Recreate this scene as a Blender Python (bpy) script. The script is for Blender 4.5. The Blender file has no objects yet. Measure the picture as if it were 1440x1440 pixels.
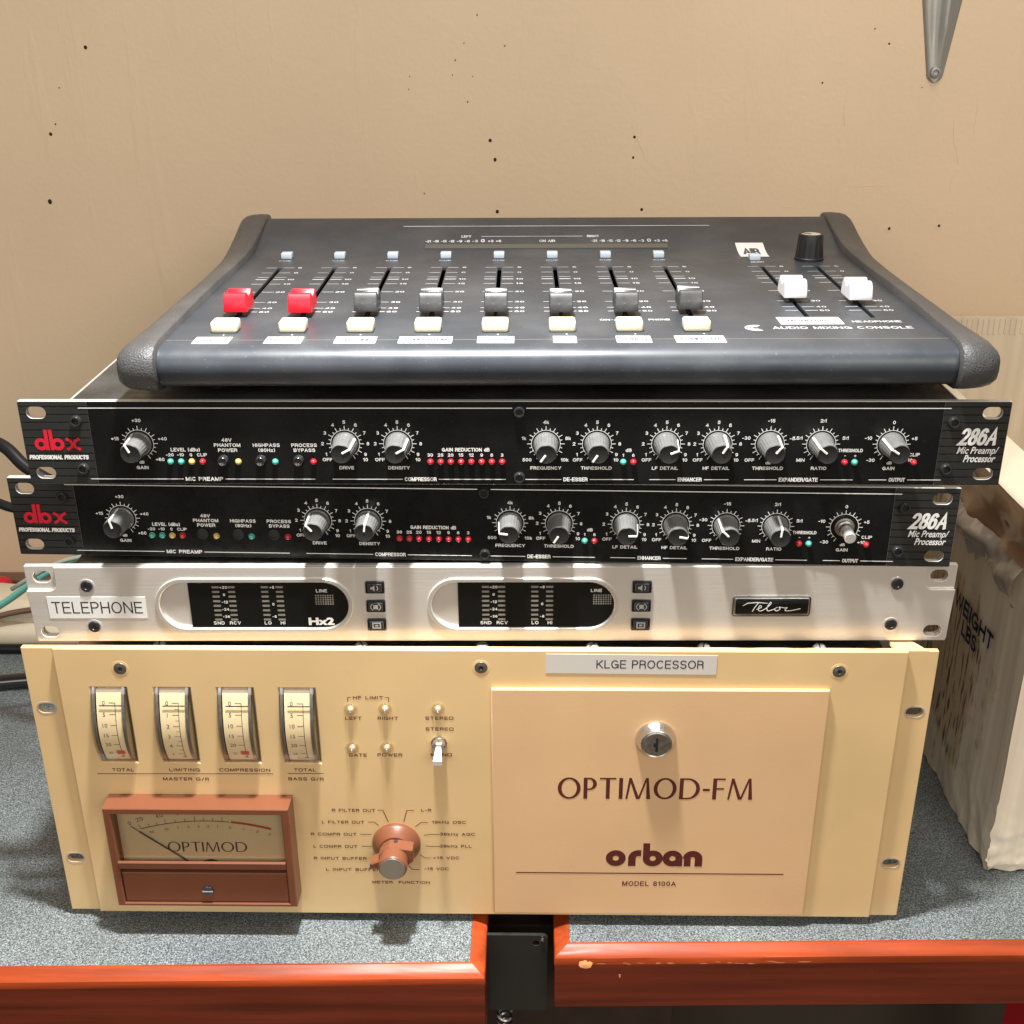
import bpy, bmesh, math, random
from mathutils import Vector, Matrix, noise
R = math.radians
random.seed(7)
S = 0.001                      # everything below is written in millimetres
scene = bpy.context.scene

# ------------------------------------------------------------------ camera, world, lamps, exposure
PITCH, YAW, ROLL, FPX = 0.4120, -0.0180, -0.0050, 1646.75
cam_d = bpy.data.cameras.new('camera'); cam = bpy.data.objects.new('camera', cam_d)
scene.collection.objects.link(cam); scene.camera = cam
F = Vector((math.sin(YAW)*math.cos(PITCH), math.cos(YAW)*math.cos(PITCH), -math.sin(PITCH)))
Rt = Vector((math.cos(YAW), -math.sin(YAW), 0)); Up = Rt.cross(F)
R2 = Rt*math.cos(ROLL)+Up*math.sin(ROLL); U2 = -Rt*math.sin(ROLL)+Up*math.cos(ROLL)
mw = Matrix((R2, U2, -F)).transposed().to_4x4(); mw.translation = Vector((28.40, -533.49, 488.77))*S
cam.matrix_world = mw
cam_d.sensor_width = 36; cam_d.lens = 36*FPX/1440
cam_d.clip_start = 0.01; cam_d.clip_end = 50

world = bpy.data.worlds.new('World'); scene.world = world; world.use_nodes = True
wn = world.node_tree.nodes['Background']
wn.inputs[0].default_value = (1.0, 0.93, 0.84, 1); wn.inputs[1].default_value = 0.31

def area_lamp(name, loc, target, size, power, color, spread=180):
    d = bpy.data.lights.new(name, 'AREA'); d.shape = 'DISK'; d.size = size; d.energy = power; d.color = color
    d.spread = R(spread)
    o = bpy.data.objects.new(name, d); scene.collection.objects.link(o)
    o.location = loc
    o.rotation_euler = (Vector(target)-Vector(loc)).to_track_quat('-Z', 'Y').to_euler()
    return o
area_lamp('ceiling_spot_lamp', (-0.025, -0.085, 0.935), (-0.025, -0.26, 0), 0.05, 7.0, (1.0, 0.99, 0.97), 90)
area_lamp('room_fill', (0.9, -2.1, 1.25), (0.1, 0, 0.2), 1.1, 20, (1.0, 0.93, 0.84), 180)  # unseen fill, added to lift the front faces
area_lamp('room_fill', (-0.85, -2.2, 1.3), (0.1, 0, 0.15), 1.1, 13, (1.0, 0.94, 0.86), 180)  # second unseen fill, added to brighten the side of the box
area_lamp('overhead_fill', (0.25, -0.15, 1.55), (0.15, 0.3, 0.3), 0.5, 5, (1.0, 0.95, 0.88), 180)  # unseen fill, added overhead so the wall grows lighter upwards

scene.view_settings.view_transform = 'Standard'; scene.view_settings.look = 'None'
scene.view_settings.exposure = 0; scene.view_settings.gamma = 1

# ------------------------------------------------------------------ materials
def mat(name, color, rough=0.5, metal=0.0, spec=0.5, var=0.0, vscale=40, bump=0.0, bscale=300, rvar=0.0,
        coat=0.0, stretch=None, dust=0.0, emis=None, detail=3):
    m = bpy.data.materials.new(name); m.use_nodes = True
    nt = m.node_tree; n = nt.nodes; l = nt.links; b = n['Principled BSDF']
    b.inputs['Base Color'].default_value = (*color, 1); b.inputs['Roughness'].default_value = rough
    b.inputs['Metallic'].default_value = metal; b.inputs['Specular IOR Level'].default_value = spec
    b.inputs['Coat Weight'].default_value = coat
    tc = n.new('ShaderNodeTexCoord'); src = tc.outputs['Object']
    if stretch:
        mp = n.new('ShaderNodeMapping'); mp.inputs['Scale'].default_value = stretch
        l.new(src, mp.inputs[0]); src = mp.outputs[0]
    col = None
    if var > 0:
        nz = n.new('ShaderNodeTexNoise'); nz.inputs['Scale'].default_value = vscale; nz.inputs['Detail'].default_value = detail
        l.new(src, nz.inputs['Vector'])
        rp = n.new('ShaderNodeMapRange'); rp.inputs[1].default_value = 0.3; rp.inputs[2].default_value = 0.7
        rp.inputs[3].default_value = 1-var; rp.inputs[4].default_value = 1+var; l.new(nz.outputs[0], rp.inputs[0])
        mx = n.new('ShaderNodeVectorMath'); mx.operation = 'SCALE'; mx.inputs[0].default_value = color
        l.new(rp.outputs[0], mx.inputs['Scale']); col = mx.outputs[0]; l.new(col, b.inputs['Base Color'])
    if rvar > 0:
        nz = n.new('ShaderNodeTexNoise'); nz.inputs['Scale'].default_value = vscale*2.3; nz.inputs['Detail'].default_value = 5
        l.new(src, nz.inputs['Vector'])
        rp = n.new('ShaderNodeMapRange'); rp.inputs[1].default_value = 0.3; rp.inputs[2].default_value = 0.7
        rp.inputs[3].default_value = max(0.03, rough-rvar); rp.inputs[4].default_value = min(1, rough+rvar)
        l.new(nz.outputs[0], rp.inputs[0]); l.new(rp.outputs[0], b.inputs['Roughness'])
    if dust > 0:
        n1 = n.new('ShaderNodeTexNoise'); n1.inputs['Scale'].default_value = 700; n1.inputs['Detail'].default_value = 2
        n2 = n.new('ShaderNodeTexNoise'); n2.inputs['Scale'].default_value = 22; n2.inputs['Detail'].default_value = 5
        l.new(tc.outputs['Object'], n1.inputs['Vector']); l.new(tc.outputs['Object'], n2.inputs['Vector'])
        r1 = n.new('ShaderNodeMapRange'); r1.inputs[1].default_value = 0.66; r1.inputs[2].default_value = 0.76
        r2 = n.new('ShaderNodeMapRange'); r2.inputs[1].default_value = 0.42; r2.inputs[2].default_value = 0.75
        l.new(n1.outputs[0], r1.inputs[0]); l.new(n2.outputs[0], r2.inputs[0])
        ad = n.new('ShaderNodeMath'); ad.operation = 'MULTIPLY_ADD'; l.new(r1.outputs[0], ad.inputs[0]); ad.inputs[1].default_value = 0.55
        sc = n.new('ShaderNodeMath'); sc.operation = 'MULTIPLY'; l.new(r2.outputs[0], sc.inputs[0]); sc.inputs[1].default_value = 0.3
        l.new(sc.outputs[0], ad.inputs[2])
        s2 = n.new('ShaderNodeMath'); s2.operation = 'MULTIPLY'; s2.use_clamp = True; l.new(ad.outputs[0], s2.inputs[0]); s2.inputs[1].default_value = dust
        mx = n.new('ShaderNodeMix'); mx.data_type = 'RGBA'; l.new(s2.outputs[0], mx.inputs['Factor'])
        if col: l.new(col, mx.inputs['A'])
        else: mx.inputs['A'].default_value = (*color, 1)
        mx.inputs['B'].default_value = (0.42, 0.42, 0.41, 1)
        l.new(mx.outputs['Result'], b.inputs['Base Color'])
    if bump > 0:
        nz = n.new('ShaderNodeTexNoise'); nz.inputs['Scale'].default_value = bscale; nz.inputs['Detail'].default_value = 4
        l.new(src, nz.inputs['Vector'])
        bp = n.new('ShaderNodeBump'); bp.inputs['Strength'].default_value = min(1, bump); bp.inputs['Distance'].default_value = 0.0006
        l.new(nz.outputs[0], bp.inputs['Height']); l.new(bp.outputs[0], b.inputs['Normal'])
    if emis:
        b.inputs['Emission Color'].default_value = (*color, 1); b.inputs['Emission Strength'].default_value = emis
    return m

def clear_plastic(name, tint=(1, 1, 1), gloss=1.0):
    m = bpy.data.materials.new(name); m.use_nodes = True
    nt = m.node_tree; n = nt.nodes; l = nt.links; n.remove(n['Principled BSDF'])
    t = n.new('ShaderNodeBsdfTransparent'); t.inputs[0].default_value = (*tint, 1)
    g = n.new('ShaderNodeBsdfGlossy'); g.inputs['Roughness'].default_value = 0.06
    fr = n.new('ShaderNodeLayerWeight'); fr.inputs['Blend'].default_value = 0.5
    pw = n.new('ShaderNodeMath'); pw.operation = 'POWER'; pw.inputs[1].default_value = 3.0; l.new(fr.outputs['Facing'], pw.inputs[0])
    mu = n.new('ShaderNodeMath'); mu.operation = 'MULTIPLY_ADD'; mu.inputs[1].default_value = 0.75*gloss; mu.inputs[2].default_value = 0.05*gloss; mu.use_clamp = True
    mx = n.new('ShaderNodeMixShader'); l.new(pw.outputs[0], mu.inputs[0]); l.new(mu.outputs[0], mx.inputs[0])
    l.new(t.outputs[0], mx.inputs[1]); l.new(g.outputs[0], mx.inputs[2])
    l.new(mx.outputs[0], n['Material Output'].inputs['Surface'])
    return m

def ear_material():
    m = mat('ribbed_grey_plastic', (0.024, 0.024, 0.022), 0.45, spec=0.3, var=0.12, vscale=90)
    n = m.node_tree.nodes; l = m.node_tree.links; b = n['Principled BSDF']
    tc = n.new('ShaderNodeTexCoord'); sp = n.new('ShaderNodeSeparateXYZ'); l.new(tc.outputs['Object'], sp.inputs[0])
    mo = n.new('ShaderNodeMath'); mo.operation = 'MODULO'; mo.inputs[1].default_value = 4.05*S
    ad = n.new('ShaderNodeMath'); ad.operation = 'ADD'; ad.inputs[1].default_value = 101.2*S
    l.new(sp.outputs['Z'], ad.inputs[0]); l.new(ad.outputs[0], mo.inputs[0])
    lt = n.new('ShaderNodeMath'); lt.operation = 'LESS_THAN'; lt.inputs[1].default_value = 0.62*S; l.new(mo.outputs[0], lt.inputs[0])
    mx = n.new('ShaderNodeMix'); mx.data_type = 'RGBA'; l.new(lt.outputs[0], mx.inputs['Factor'])
    old = b.inputs['Base Color'].links[0].from_socket; l.new(old, mx.inputs['A']); mx.inputs['B'].default_value = (0.004, 0.004, 0.004, 1)
    l.new(mx.outputs['Result'], b.inputs['Base Color'])
    bp = n.new('ShaderNodeBump'); bp.invert = True; bp.inputs['Distance'].default_value = 0.0006; l.new(lt.outputs[0], bp.inputs['Height'])
    l.new(bp.outputs[0], b.inputs['Normal'])
    return m

def laminate_material():
    m = mat('speckled_laminate', (0.3, 0.33, 0.34), 0.42, spec=0.4)
    n = m.node_tree.nodes; l = m.node_tree.links; b = n['Principled BSDF']
    tc = n.new('ShaderNodeTexCoord')
    n1 = n.new('ShaderNodeTexNoise'); n1.inputs['Scale'].default_value = 1200; n1.inputs['Detail'].default_value = 2.0; n1.inputs['Distortion'].default_value = 1.2
    n2 = n.new('ShaderNodeTexNoise'); n2.inputs['Scale'].default_value = 9; n2.inputs['Detail'].default_value = 4
    l.new(tc.outputs['Object'], n1.inputs['Vector']); l.new(tc.outputs['Object'], n2.inputs['Vector'])
    cr = n.new('ShaderNodeValToRGB'); e = cr.color_ramp.elements
    e[0].position = 0.37; e[0].color = (0.045, 0.06, 0.065, 1); e[1].position = 0.62; e[1].color = (0.46, 0.50, 0.505, 1)
    k = e.new(0.47); k.color = (0.12, 0.145, 0.155, 1); k = e.new(0.53); k.color = (0.26, 0.295, 0.30, 1)
    l.new(n1.outputs[0], cr.inputs[0])
    mr = n.new('ShaderNodeMapRange'); mr.inputs[1].default_value = 0.3; mr.inputs[2].default_value = 0.7
    mr.inputs[3].default_value = 0.50; mr.inputs[4].default_value = 0.76; l.new(n2.outputs[0], mr.inputs[0])
    vm = n.new('ShaderNodeVectorMath'); vm.operation = 'SCALE'; l.new(cr.outputs[0], vm.inputs[0]); l.new(mr.outputs[0], vm.inputs['Scale'])
    l.new(vm.outputs[0], b.inputs['Base Color'])
    bp = n.new('ShaderNodeBump'); bp.inputs['Strength'].default_value = 0.25; bp.inputs['Distance'].default_value = 0.0003
    l.new(n1.outputs[0], bp.inputs['Height']); l.new(bp.outputs[0], b.inputs['Normal'])
    return m

def cardboard_material():
    m = mat('wrapped_cardboard', (0.90, 0.79, 0.63), 0.30, var=0.09, vscale=170, stretch=(1, 1, 0.02), spec=0.5, coat=0.2)
    n = m.node_tree.nodes; l = m.node_tree.links; b = n['Principled BSDF']
    tc = n.new('ShaderNodeTexCoord'); sp = n.new('ShaderNodeSeparateXYZ'); l.new(tc.outputs['Object'], sp.inputs[0])
    # dark torn label remains: vertical streaks inside an uneven patch of the left face
    mp = n.new('ShaderNodeMapping'); mp.inputs['Scale'].default_value = (1, 1, 0.14); l.new(tc.outputs['Object'], mp.inputs[0])
    st = n.new('ShaderNodeTexNoise'); st.inputs['Scale'].default_value = 330; st.inputs['Detail'].default_value = 3; l.new(mp.outputs[0], st.inputs['Vector'])
    pt = n.new('ShaderNodeTexNoise'); pt.inputs['Scale'].default_value = 45; pt.inputs['Detail'].default_value = 6; l.new(tc.outputs['Object'], pt.inputs['Vector'])
    vd = n.new('ShaderNodeVectorMath'); vd.operation = 'SUBTRACT'; vd.inputs[1].default_value = (0.0, 0.109, 0.088); l.new(tc.outputs['Object'], vd.inputs[0])
    vs = n.new('ShaderNodeVectorMath'); vs.operation = 'MULTIPLY'; vs.inputs[1].default_value = (20, 14, 15); l.new(vd.outputs[0], vs.inputs[0])
    ln = n.new('ShaderNodeVectorMath'); ln.operation = 'LENGTH'; l.new(vs.outputs[0], ln.inputs[0])
    a = n.new('ShaderNodeMath'); a.operation = 'MULTIPLY_ADD'; a.inputs[1].default_value = 1.6; a.inputs[2].default_value = 0.2; l.new(pt.outputs[0], a.inputs[0])
    sb = n.new('ShaderNodeMath'); sb.operation = 'SUBTRACT'; l.new(a.outputs[0], sb.inputs[0]); l.new(ln.outputs['Value'], sb.inputs[1])
    mr = n.new('ShaderNodeMapRange'); mr.inputs[1].default_value = 0.0; mr.inputs[2].default_value = 0.35; l.new(sb.outputs[0], mr.inputs[0])
    m2 = n.new('ShaderNodeMapRange'); m2.inputs[1].default_value = 0.52; m2.inputs[2].default_value = 0.62; l.new(st.outputs[0], m2.inputs[0])
    mu = n.new('ShaderNodeMath'); mu.operation = 'MULTIPLY'; l.new(mr.outputs[0], mu.inputs[0]); l.new(m2.outputs[0], mu.inputs[1])
    old = b.inputs['Base Color'].links[0].from_socket
    t1 = n.new('ShaderNodeMix'); t1.data_type = 'RGBA'; l.new(mr.outputs[0], t1.inputs['Factor']); l.new(old, t1.inputs['A']); t1.inputs['B'].default_value = (0.76, 0.57, 0.36, 1)
    t2 = n.new('ShaderNodeMix'); t2.data_type = 'RGBA'; l.new(mu.outputs[0], t2.inputs['Factor']); l.new(t1.outputs['Result'], t2.inputs['A']); t2.inputs['B'].default_value = (0.085, 0.042, 0.018, 1)
    l.new(t2.outputs['Result'], b.inputs['Base Color'])
    # corrugation and film wrinkles
    wv = n.new('ShaderNodeTexNoise'); wv.inputs['Scale'].default_value = 150; wv.inputs['Detail'].default_value = 2
    m3 = n.new('ShaderNodeMapping'); m3.inputs['Scale'].default_value = (1, 1, 0.03); l.new(tc.outputs['Object'], m3.inputs[0]); l.new(m3.outputs[0], wv.inputs['Vector'])
    bp = n.new('ShaderNodeBump'); bp.inputs['Strength'].default_value = 0.4; bp.inputs['Distance'].default_value = 0.001; l.new(wv.outputs[0], bp.inputs['Height'])
    l.new(bp.outputs[0], b.inputs['Normal'])
    return m

def wall_material():
    m = mat('painted_wall', (0.80, 0.615, 0.42), 0.55, var=0.08, vscale=2.6, detail=6, spec=0.35)
    n = m.node_tree.nodes; l = m.node_tree.links; b = n['Principled BSDF']
    tc = n.new('ShaderNodeTexCoord')
    a = n.new('ShaderNodeTexNoise'); a.inputs['Scale'].default_value = 260; a.inputs['Detail'].default_value = 3; l.new(tc.outputs['Object'], a.inputs['Vector'])
    mp = n.new('ShaderNodeMapping'); mp.inputs['Scale'].default_value = (1, 1, 0.16); l.new(tc.outputs['Object'], mp.inputs[0])
    c = n.new('ShaderNodeTexNoise'); c.inputs['Scale'].default_value = 36; c.inputs['Detail'].default_value = 5; l.new(mp.outputs[0], c.inputs['Vector'])
    mr = n.new('ShaderNodeMapRange'); mr.inputs[1].default_value = 0.60; mr.inputs[2].default_value = 0.78; mr.inputs[4].default_value = 3.0; l.new(c.outputs[0], mr.inputs[0])
    ad = n.new('ShaderNodeMath'); ad.operation = 'ADD'; l.new(a.outputs[0], ad.inputs[0]); l.new(mr.outputs[0], ad.inputs[1])
    bp = n.new('ShaderNodeBump'); bp.inputs['Strength'].default_value = 0.35; bp.inputs['Distance'].default_value = 0.0006; l.new(ad.outputs[0], bp.inputs['Height'])
    l.new(bp.outputs[0], b.inputs['Normal'])
    return m

M = {}
M['wall'] = wall_material()
M['laminate'] = laminate_material()
M['lip'] = mat('orange_stained_wood', (0.31, 0.048, 0.012), 0.38, spec=0.25, var=0.42, vscale=170, detail=7, rvar=0.12, stretch=(0.05, 0.6, 1),  bump=0.4, bscale=160)
M['fascia'] = mat('shade_darkened_wood', (0.18, 0.029, 0.013), 0.42, spec=0.3, var=0.4, vscale=150, detail=7, rvar=0.1, stretch=(0.04, 1, 1), bump=0.12, bscale=220)  # desk front: shade on it is put into this darker colour
M['rawwood'] = mat('chipped_raw_wood', (0.62, 0.25, 0.09), 0.7, var=0.2, vscale=200)
M['darkwood'] = mat('dark_brown_rail', (0.022, 0.011, 0.008), 0.6, var=0.2, vscale=50)
M['blackmetal'] = mat('black_painted_metal', (0.014, 0.016, 0.015), 0.42, rvar=0.1, vscale=60, bump=0.08, bscale=500)
M['chassis'] = mat('black_chassis', (0.02, 0.02, 0.02), 0.38, rvar=0.12, vscale=60, dust=0.35)
M['panelblack'] = mat('black_panel_face', (0.006, 0.0065, 0.0065), 0.3, spec=0.22, rvar=0.08, vscale=70, dust=0.05)
M['ear'] = ear_material()
M['bare'] = mat('bare_aluminium_edge', (0.55, 0.54, 0.51), 0.4, metal=0.3)
M['edge'] = mat('panel_edge_grey', (0.07, 0.068, 0.062), 0.4)
M['white'] = mat('white_print', (0.80, 0.80, 0.78), 0.6)
M['deckprint'] = mat('worn_white_print', (0.52, 0.53, 0.54), 0.6, var=0.25, vscale=60)
M['dimwhite'] = mat('grey_print', (0.35, 0.36, 0.36), 0.6)
M['red'] = mat('red_print', (0.62, 0.008, 0.03), 0.5)
M['brown'] = mat('brown_print', (0.085, 0.012, 0.008), 0.6)
M['ink'] = mat('black_ink', (0.02, 0.02, 0.025), 0.6)
M['faintink'] = mat('faint_grey_ink', (0.07, 0.07, 0.09), 0.6)
M['knob'] = mat('dark_knob_plastic', (0.135, 0.135, 0.13), 0.33, rvar=0.08, vscale=200, var=0.1)
M['knobcap'] = mat('black_knob_cap', (0.012, 0.012, 0.012), 0.5)
M['pointer'] = mat('white_pointer', (0.85, 0.84, 0.80), 0.5)
M['steel'] = mat('bright_steel', (0.72, 0.70, 0.67), 0.25, metal=1, rvar=0.08, vscale=300)
M['dullsteel'] = mat('dull_steel', (0.34, 0.33, 0.31), 0.4, metal=1, rvar=0.1, vscale=200)
M['blackscrew'] = mat('black_oxide_screw', (0.09, 0.09, 0.095), 0.22, metal=0.75)
M['silver'] = mat('brushed_silver_panel', (0.76, 0.72, 0.665), 0.33, metal=0.5, rvar=0.05, vscale=50, stretch=(0.03, 1, 1), bump=0.12, bscale=900)
M['rim'] = mat('satin_silver_rim', (0.86, 0.84, 0.80), 0.3, metal=0.7)
M['lcd'] = mat('black_display', (0.006, 0.007, 0.007), 0.16)
M['segment'] = mat('unlit_segment', (0.20, 0.19, 0.165), 0.4)
M['cream'] = mat('cream_paint', (0.69, 0.488, 0.245), 0.38, var=0.075, vscale=13, detail=6, bump=0.035, bscale=700, rvar=0.05)
M['door'] = mat('cream_door_paint', (0.69, 0.45, 0.245), 0.31, var=0.06, vscale=13, detail=6, bump=0.06, bscale=700, rvar=0.05)
M['vubrown'] = mat('brown_bakelite', (0.18, 0.062, 0.029), 0.34, var=0.06, vscale=40, bump=0.08, bscale=800)
M['vuface'] = mat('meter_face', (0.74, 0.56, 0.33), 0.6, var=0.04, vscale=20)
M['scale'] = mat('drum_scale', (0.86, 0.70, 0.42), 0.6)
M['scalered'] = mat('scale_red', (0.55, 0.10, 0.07), 0.6)
M['vured'] = mat('meter_red', (0.42, 0.045, 0.02), 0.6)
M['glass'] = clear_plastic('clear_meter_lens', (0.94, 0.93, 0.92), 1.0)
M['vuglass'] = clear_plastic('meter_window', (0.90, 0.90, 0.88), 1.1)
M['ledclear'] = clear_plastic('clear_led_body', (1, 0.98, 0.93), 0.8)
M['led_red'] = mat('red_lens', (0.46, 0.02, 0.03), 0.2, coat=0.5)
M['led_green'] = mat('teal_lens', (0.07, 0.38, 0.30), 0.2, coat=0.5)
M['led_yellow'] = mat('yellow_lens', (0.58, 0.42, 0.12), 0.2, coat=0.5)
M['console'] = mat('satin_black_console', (0.030, 0.037, 0.047), 0.40, rvar=0.06, vscale=40, dust=0.22)
M['cheek'] = mat('textured_black_rubber', (0.050, 0.050, 0.052), 0.42, bump=0.8, bscale=1000, dust=0.35)
M['slot'] = mat('slot_black', (0.004, 0.004, 0.004), 0.7)
M['creambutton'] = mat('cream_button', (0.80, 0.74, 0.54), 0.35)
M['lens'] = mat('pale_blue_lens', (0.52, 0.60, 0.68), 0.3)
M['faderred'] = mat('red_fader', (0.78, 0.005, 0.02), 0.38)
M['faderblack'] = mat('black_fader', (0.035, 0.036, 0.038), 0.35, var=0.2, vscale=300, dust=0.4)
M['faderwhite'] = mat('white_fader', (0.80, 0.80, 0.82), 0.35)
M['paper'] = mat('paper_label', (0.72, 0.72, 0.70), 0.55)
M['darkpanel'] = mat('dark_olive_shade', (0.035, 0.027, 0.018), 0.7, var=0.1, vscale=30)  # tone stands for the shade under the desks
M['tape'] = mat('silver_label_tape', (0.60, 0.57, 0.53), 0.3, coat=0.3)
M['strip'] = mat('smoked_meter_strip', (0.085, 0.08, 0.07), 0.3)
M['cardboard'] = cardboard_material()
M['flapboard'] = mat('inner_cardboard', (0.66, 0.57, 0.43), 0.7, var=0.1, vscale=120, stretch=(1, 1, 0.05), bump=0.5, bscale=160)
M['browntape'] = mat('brown_packing_tape', (0.33, 0.19, 0.105), 0.14, coat=1.0, var=0.4, vscale=16, stretch=(1, 0.3, 1), bump=0.9, bscale=50)
M['film'] = mat('cloudy_wrap_film', (0.46, 0.39, 0.32), 0.15, coat=0.9, var=0.25, vscale=25, bump=0.9, bscale=38, spec=0.8)
M['blueink'] = mat('navy_ink', (0.015, 0.02, 0.075), 0.55)
M['cable'] = mat('black_cable', (0.008, 0.008, 0.009), 0.4, spec=0.3)
M['shinycable'] = mat('glossy_black_cable', (0.01, 0.01, 0.011), 0.16, coat=0.6)
M['teal'] = mat('teal_cable', (0.16, 0.47, 0.38), 0.5)
M['greycable'] = mat('grey_cable', (0.30, 0.33, 0.28), 0.5)
M['ivory'] = mat('ivory_plastic', (0.72, 0.62, 0.46), 0.4, var=0.05, vscale=50)
M['redplastic'] = mat('red_plastic', (0.65, 0.015, 0.03), 0.4)
M['floor'] = mat('brown_carpet', (0.16, 0.11, 0.065), 0.9, var=0.25, vscale=60)
M['trim'] = mat('pinkish_wood_trim', (0.17, 0.095, 0.06), 0.55, var=0.25, vscale=25, stretch=(0.1, 1, 1))
M['bracket'] = mat('galvanised_bracket', (0.42, 0.41, 0.37), 0.36, metal=0.7, rvar=0.1, vscale=40, stretch=(1, 1, 0.15))
M['hole'] = mat('hole_dark', (0.03, 0.02, 0.012), 0.9)
M['filler'] = mat('wall_filler', (0.78, 0.60, 0.41), 0.6)

# ------------------------------------------------------------------ mesh helpers (mm)
class MB:
    def __init__(s): s.v = []; s.f = []
    def add(s, vs, fs, m=None):
        o = len(s.v)
        s.v += [tuple(m @ Vector(p)) if m is not None else tuple(p) for p in vs]
        s.f += [tuple(o+i for i in f) for f in fs]
        return s
    def map(s, fn): s.v = [tuple(fn(*p)) for p in s.v]; return s

def empty(name, loc=(0, 0, 0), rz=0):
    o = bpy.data.objects.new(name, None); scene.collection.objects.link(o)
    o.empty_display_size = 0.02; o.location = Vector(loc)*S; o.rotation_euler = (0, 0, rz); return o

def mesh_of(name, mb, material, smooth=False):
    me = bpy.data.meshes.new(name); me.from_pydata([(x*S, y*S, z*S) for x, y, z in mb.v], [], mb.f); me.update()
    bm = bmesh.new(); bm.from_mesh(me); bmesh.ops.recalc_face_normals(bm, faces=bm.faces); bm.to_mesh(me); bm.free()
    me.materials.append(material)
    if smooth:
        for p in me.polygons: p.use_smooth = True
        me.set_sharp_from_angle(angle=R(smooth if smooth is not True else 40))
    return me

def obj(name, mb, material, parent=None, smooth=False, loc=None, rot=None):
    me = mb if isinstance(mb, bpy.types.Mesh) else mesh_of(name, mb, material, smooth)
    o = bpy.data.objects.new(name, me); scene.collection.objects.link(o)
    if parent: o.parent = parent
    if loc: o.location = Vector(loc)*S
    if rot: o.rotation_euler = rot
    return o

def tag(o, label=None, cat=None, group=None, kind=None):
    if label: o['label'] = label
    if cat: o['category'] = cat
    if group: o['group'] = group
    if kind: o['kind'] = kind
    return o

def box(x0, x1, y0, y1, z0, z1, bev=0.0, seg=2):
    bm = bmesh.new(); bmesh.ops.create_cube(bm, size=1)
    for v in bm.verts:
        v.co = Vector(((x0+x1)/2+v.co.x*(x1-x0), (y0+y1)/2+v.co.y*(y1-y0), (z0+z1)/2+v.co.z*(z1-z0)))
    if bev: bmesh.ops.bevel(bm, geom=bm.edges[:], offset=bev, segments=seg, profile=0.5, affect='EDGES')
    bm.verts.index_update()
    r = ([v.co[:] for v in bm.verts], [[v.index for v in f.verts] for f in bm.faces]); bm.free(); return r

def lathe(prof, seg=24, cap=True):     # (r, h) profile round +Z
    vs = []; fs = []
    for r, h in prof:
        for i in range(seg):
            a = 2*math.pi*i/seg; vs.append((r*math.cos(a), r*math.sin(a), h))
    for k in range(len(prof)-1):
        for i in range(seg):
            j = (i+1) % seg; fs.append((k*seg+i, k*seg+j, (k+1)*seg+j, (k+1)*seg+i))
    if cap:
        fs.append(tuple(range(seg))); fs.append(tuple((len(prof)-1)*seg+i for i in range(seg)))
    return vs, fs
OUT = Matrix(((1, 0, 0), (0, 0, -1), (0, 1, 0))).to_4x4()     # local (u, v, w) -> (u, -w, v): drawings stand upright on a panel
def at(u, v, w=0): return Matrix.Translation((u, -w, v)) @ OUT

def plate(outer, holes, w0, w1, bevel=0.0):    # flat sheet with holes, in (u, v), thickness along w
    cu = bpy.data.curves.new('tmp', 'CURVE'); cu.dimensions = '2D'; cu.fill_mode = 'BOTH'
    for pts in [outer]+holes:
        sp = cu.splines.new('POLY'); sp.points.add(len(pts)-1); sp.use_cyclic_u = True
        for i, p in enumerate(pts): sp.points[i].co = (p[0], p[1], 0, 1)
    t = (w1-w0)/2; cu.extrude = max(0, t-bevel); cu.bevel_depth = bevel; cu.bevel_resolution = 0; cu.offset = -bevel
    o = bpy.data.objects.new('tmp', cu); me = bpy.data.meshes.new_from_object(o)
    vs = [(v.co.x, v.co.y, v.co.z+(w0+w1)/2) for v in me.vertices]; fs = [tuple(p.vertices) for p in me.polygons]
    bpy.data.objects.remove(o); bpy.data.curves.remove(cu); bpy.data.meshes.remove(me)
    return vs, fs
def rect(u0, u1, v0, v1, r=0, n=4):
    if r <= 0: return [(u0, v0), (u1, v0), (u1, v1), (u0, v1)]
    out = []
    for cx, cy, a0 in ((u1-r, v0+r, -90), (u1-r, v1-r, 0), (u0+r, v1-r, 90), (u0+r, v0+r, 180)):
        for i in range(n+1):
            a = R(a0+90*i/n); out.append((cx+r*math.cos(a), cy+r*math.sin(a)))
    return out
def circle(cx, cy, r, n=24): return [(cx+r*math.cos(2*math.pi*i/n), cy+r*math.sin(2*math.pi*i/n)) for i in range(n)]
def slot(cx, cy, w, h, n=8): return rect(cx-w/2, cx+w/2, cy-h/2, cy+h/2, h/2*0.999, n)

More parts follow.
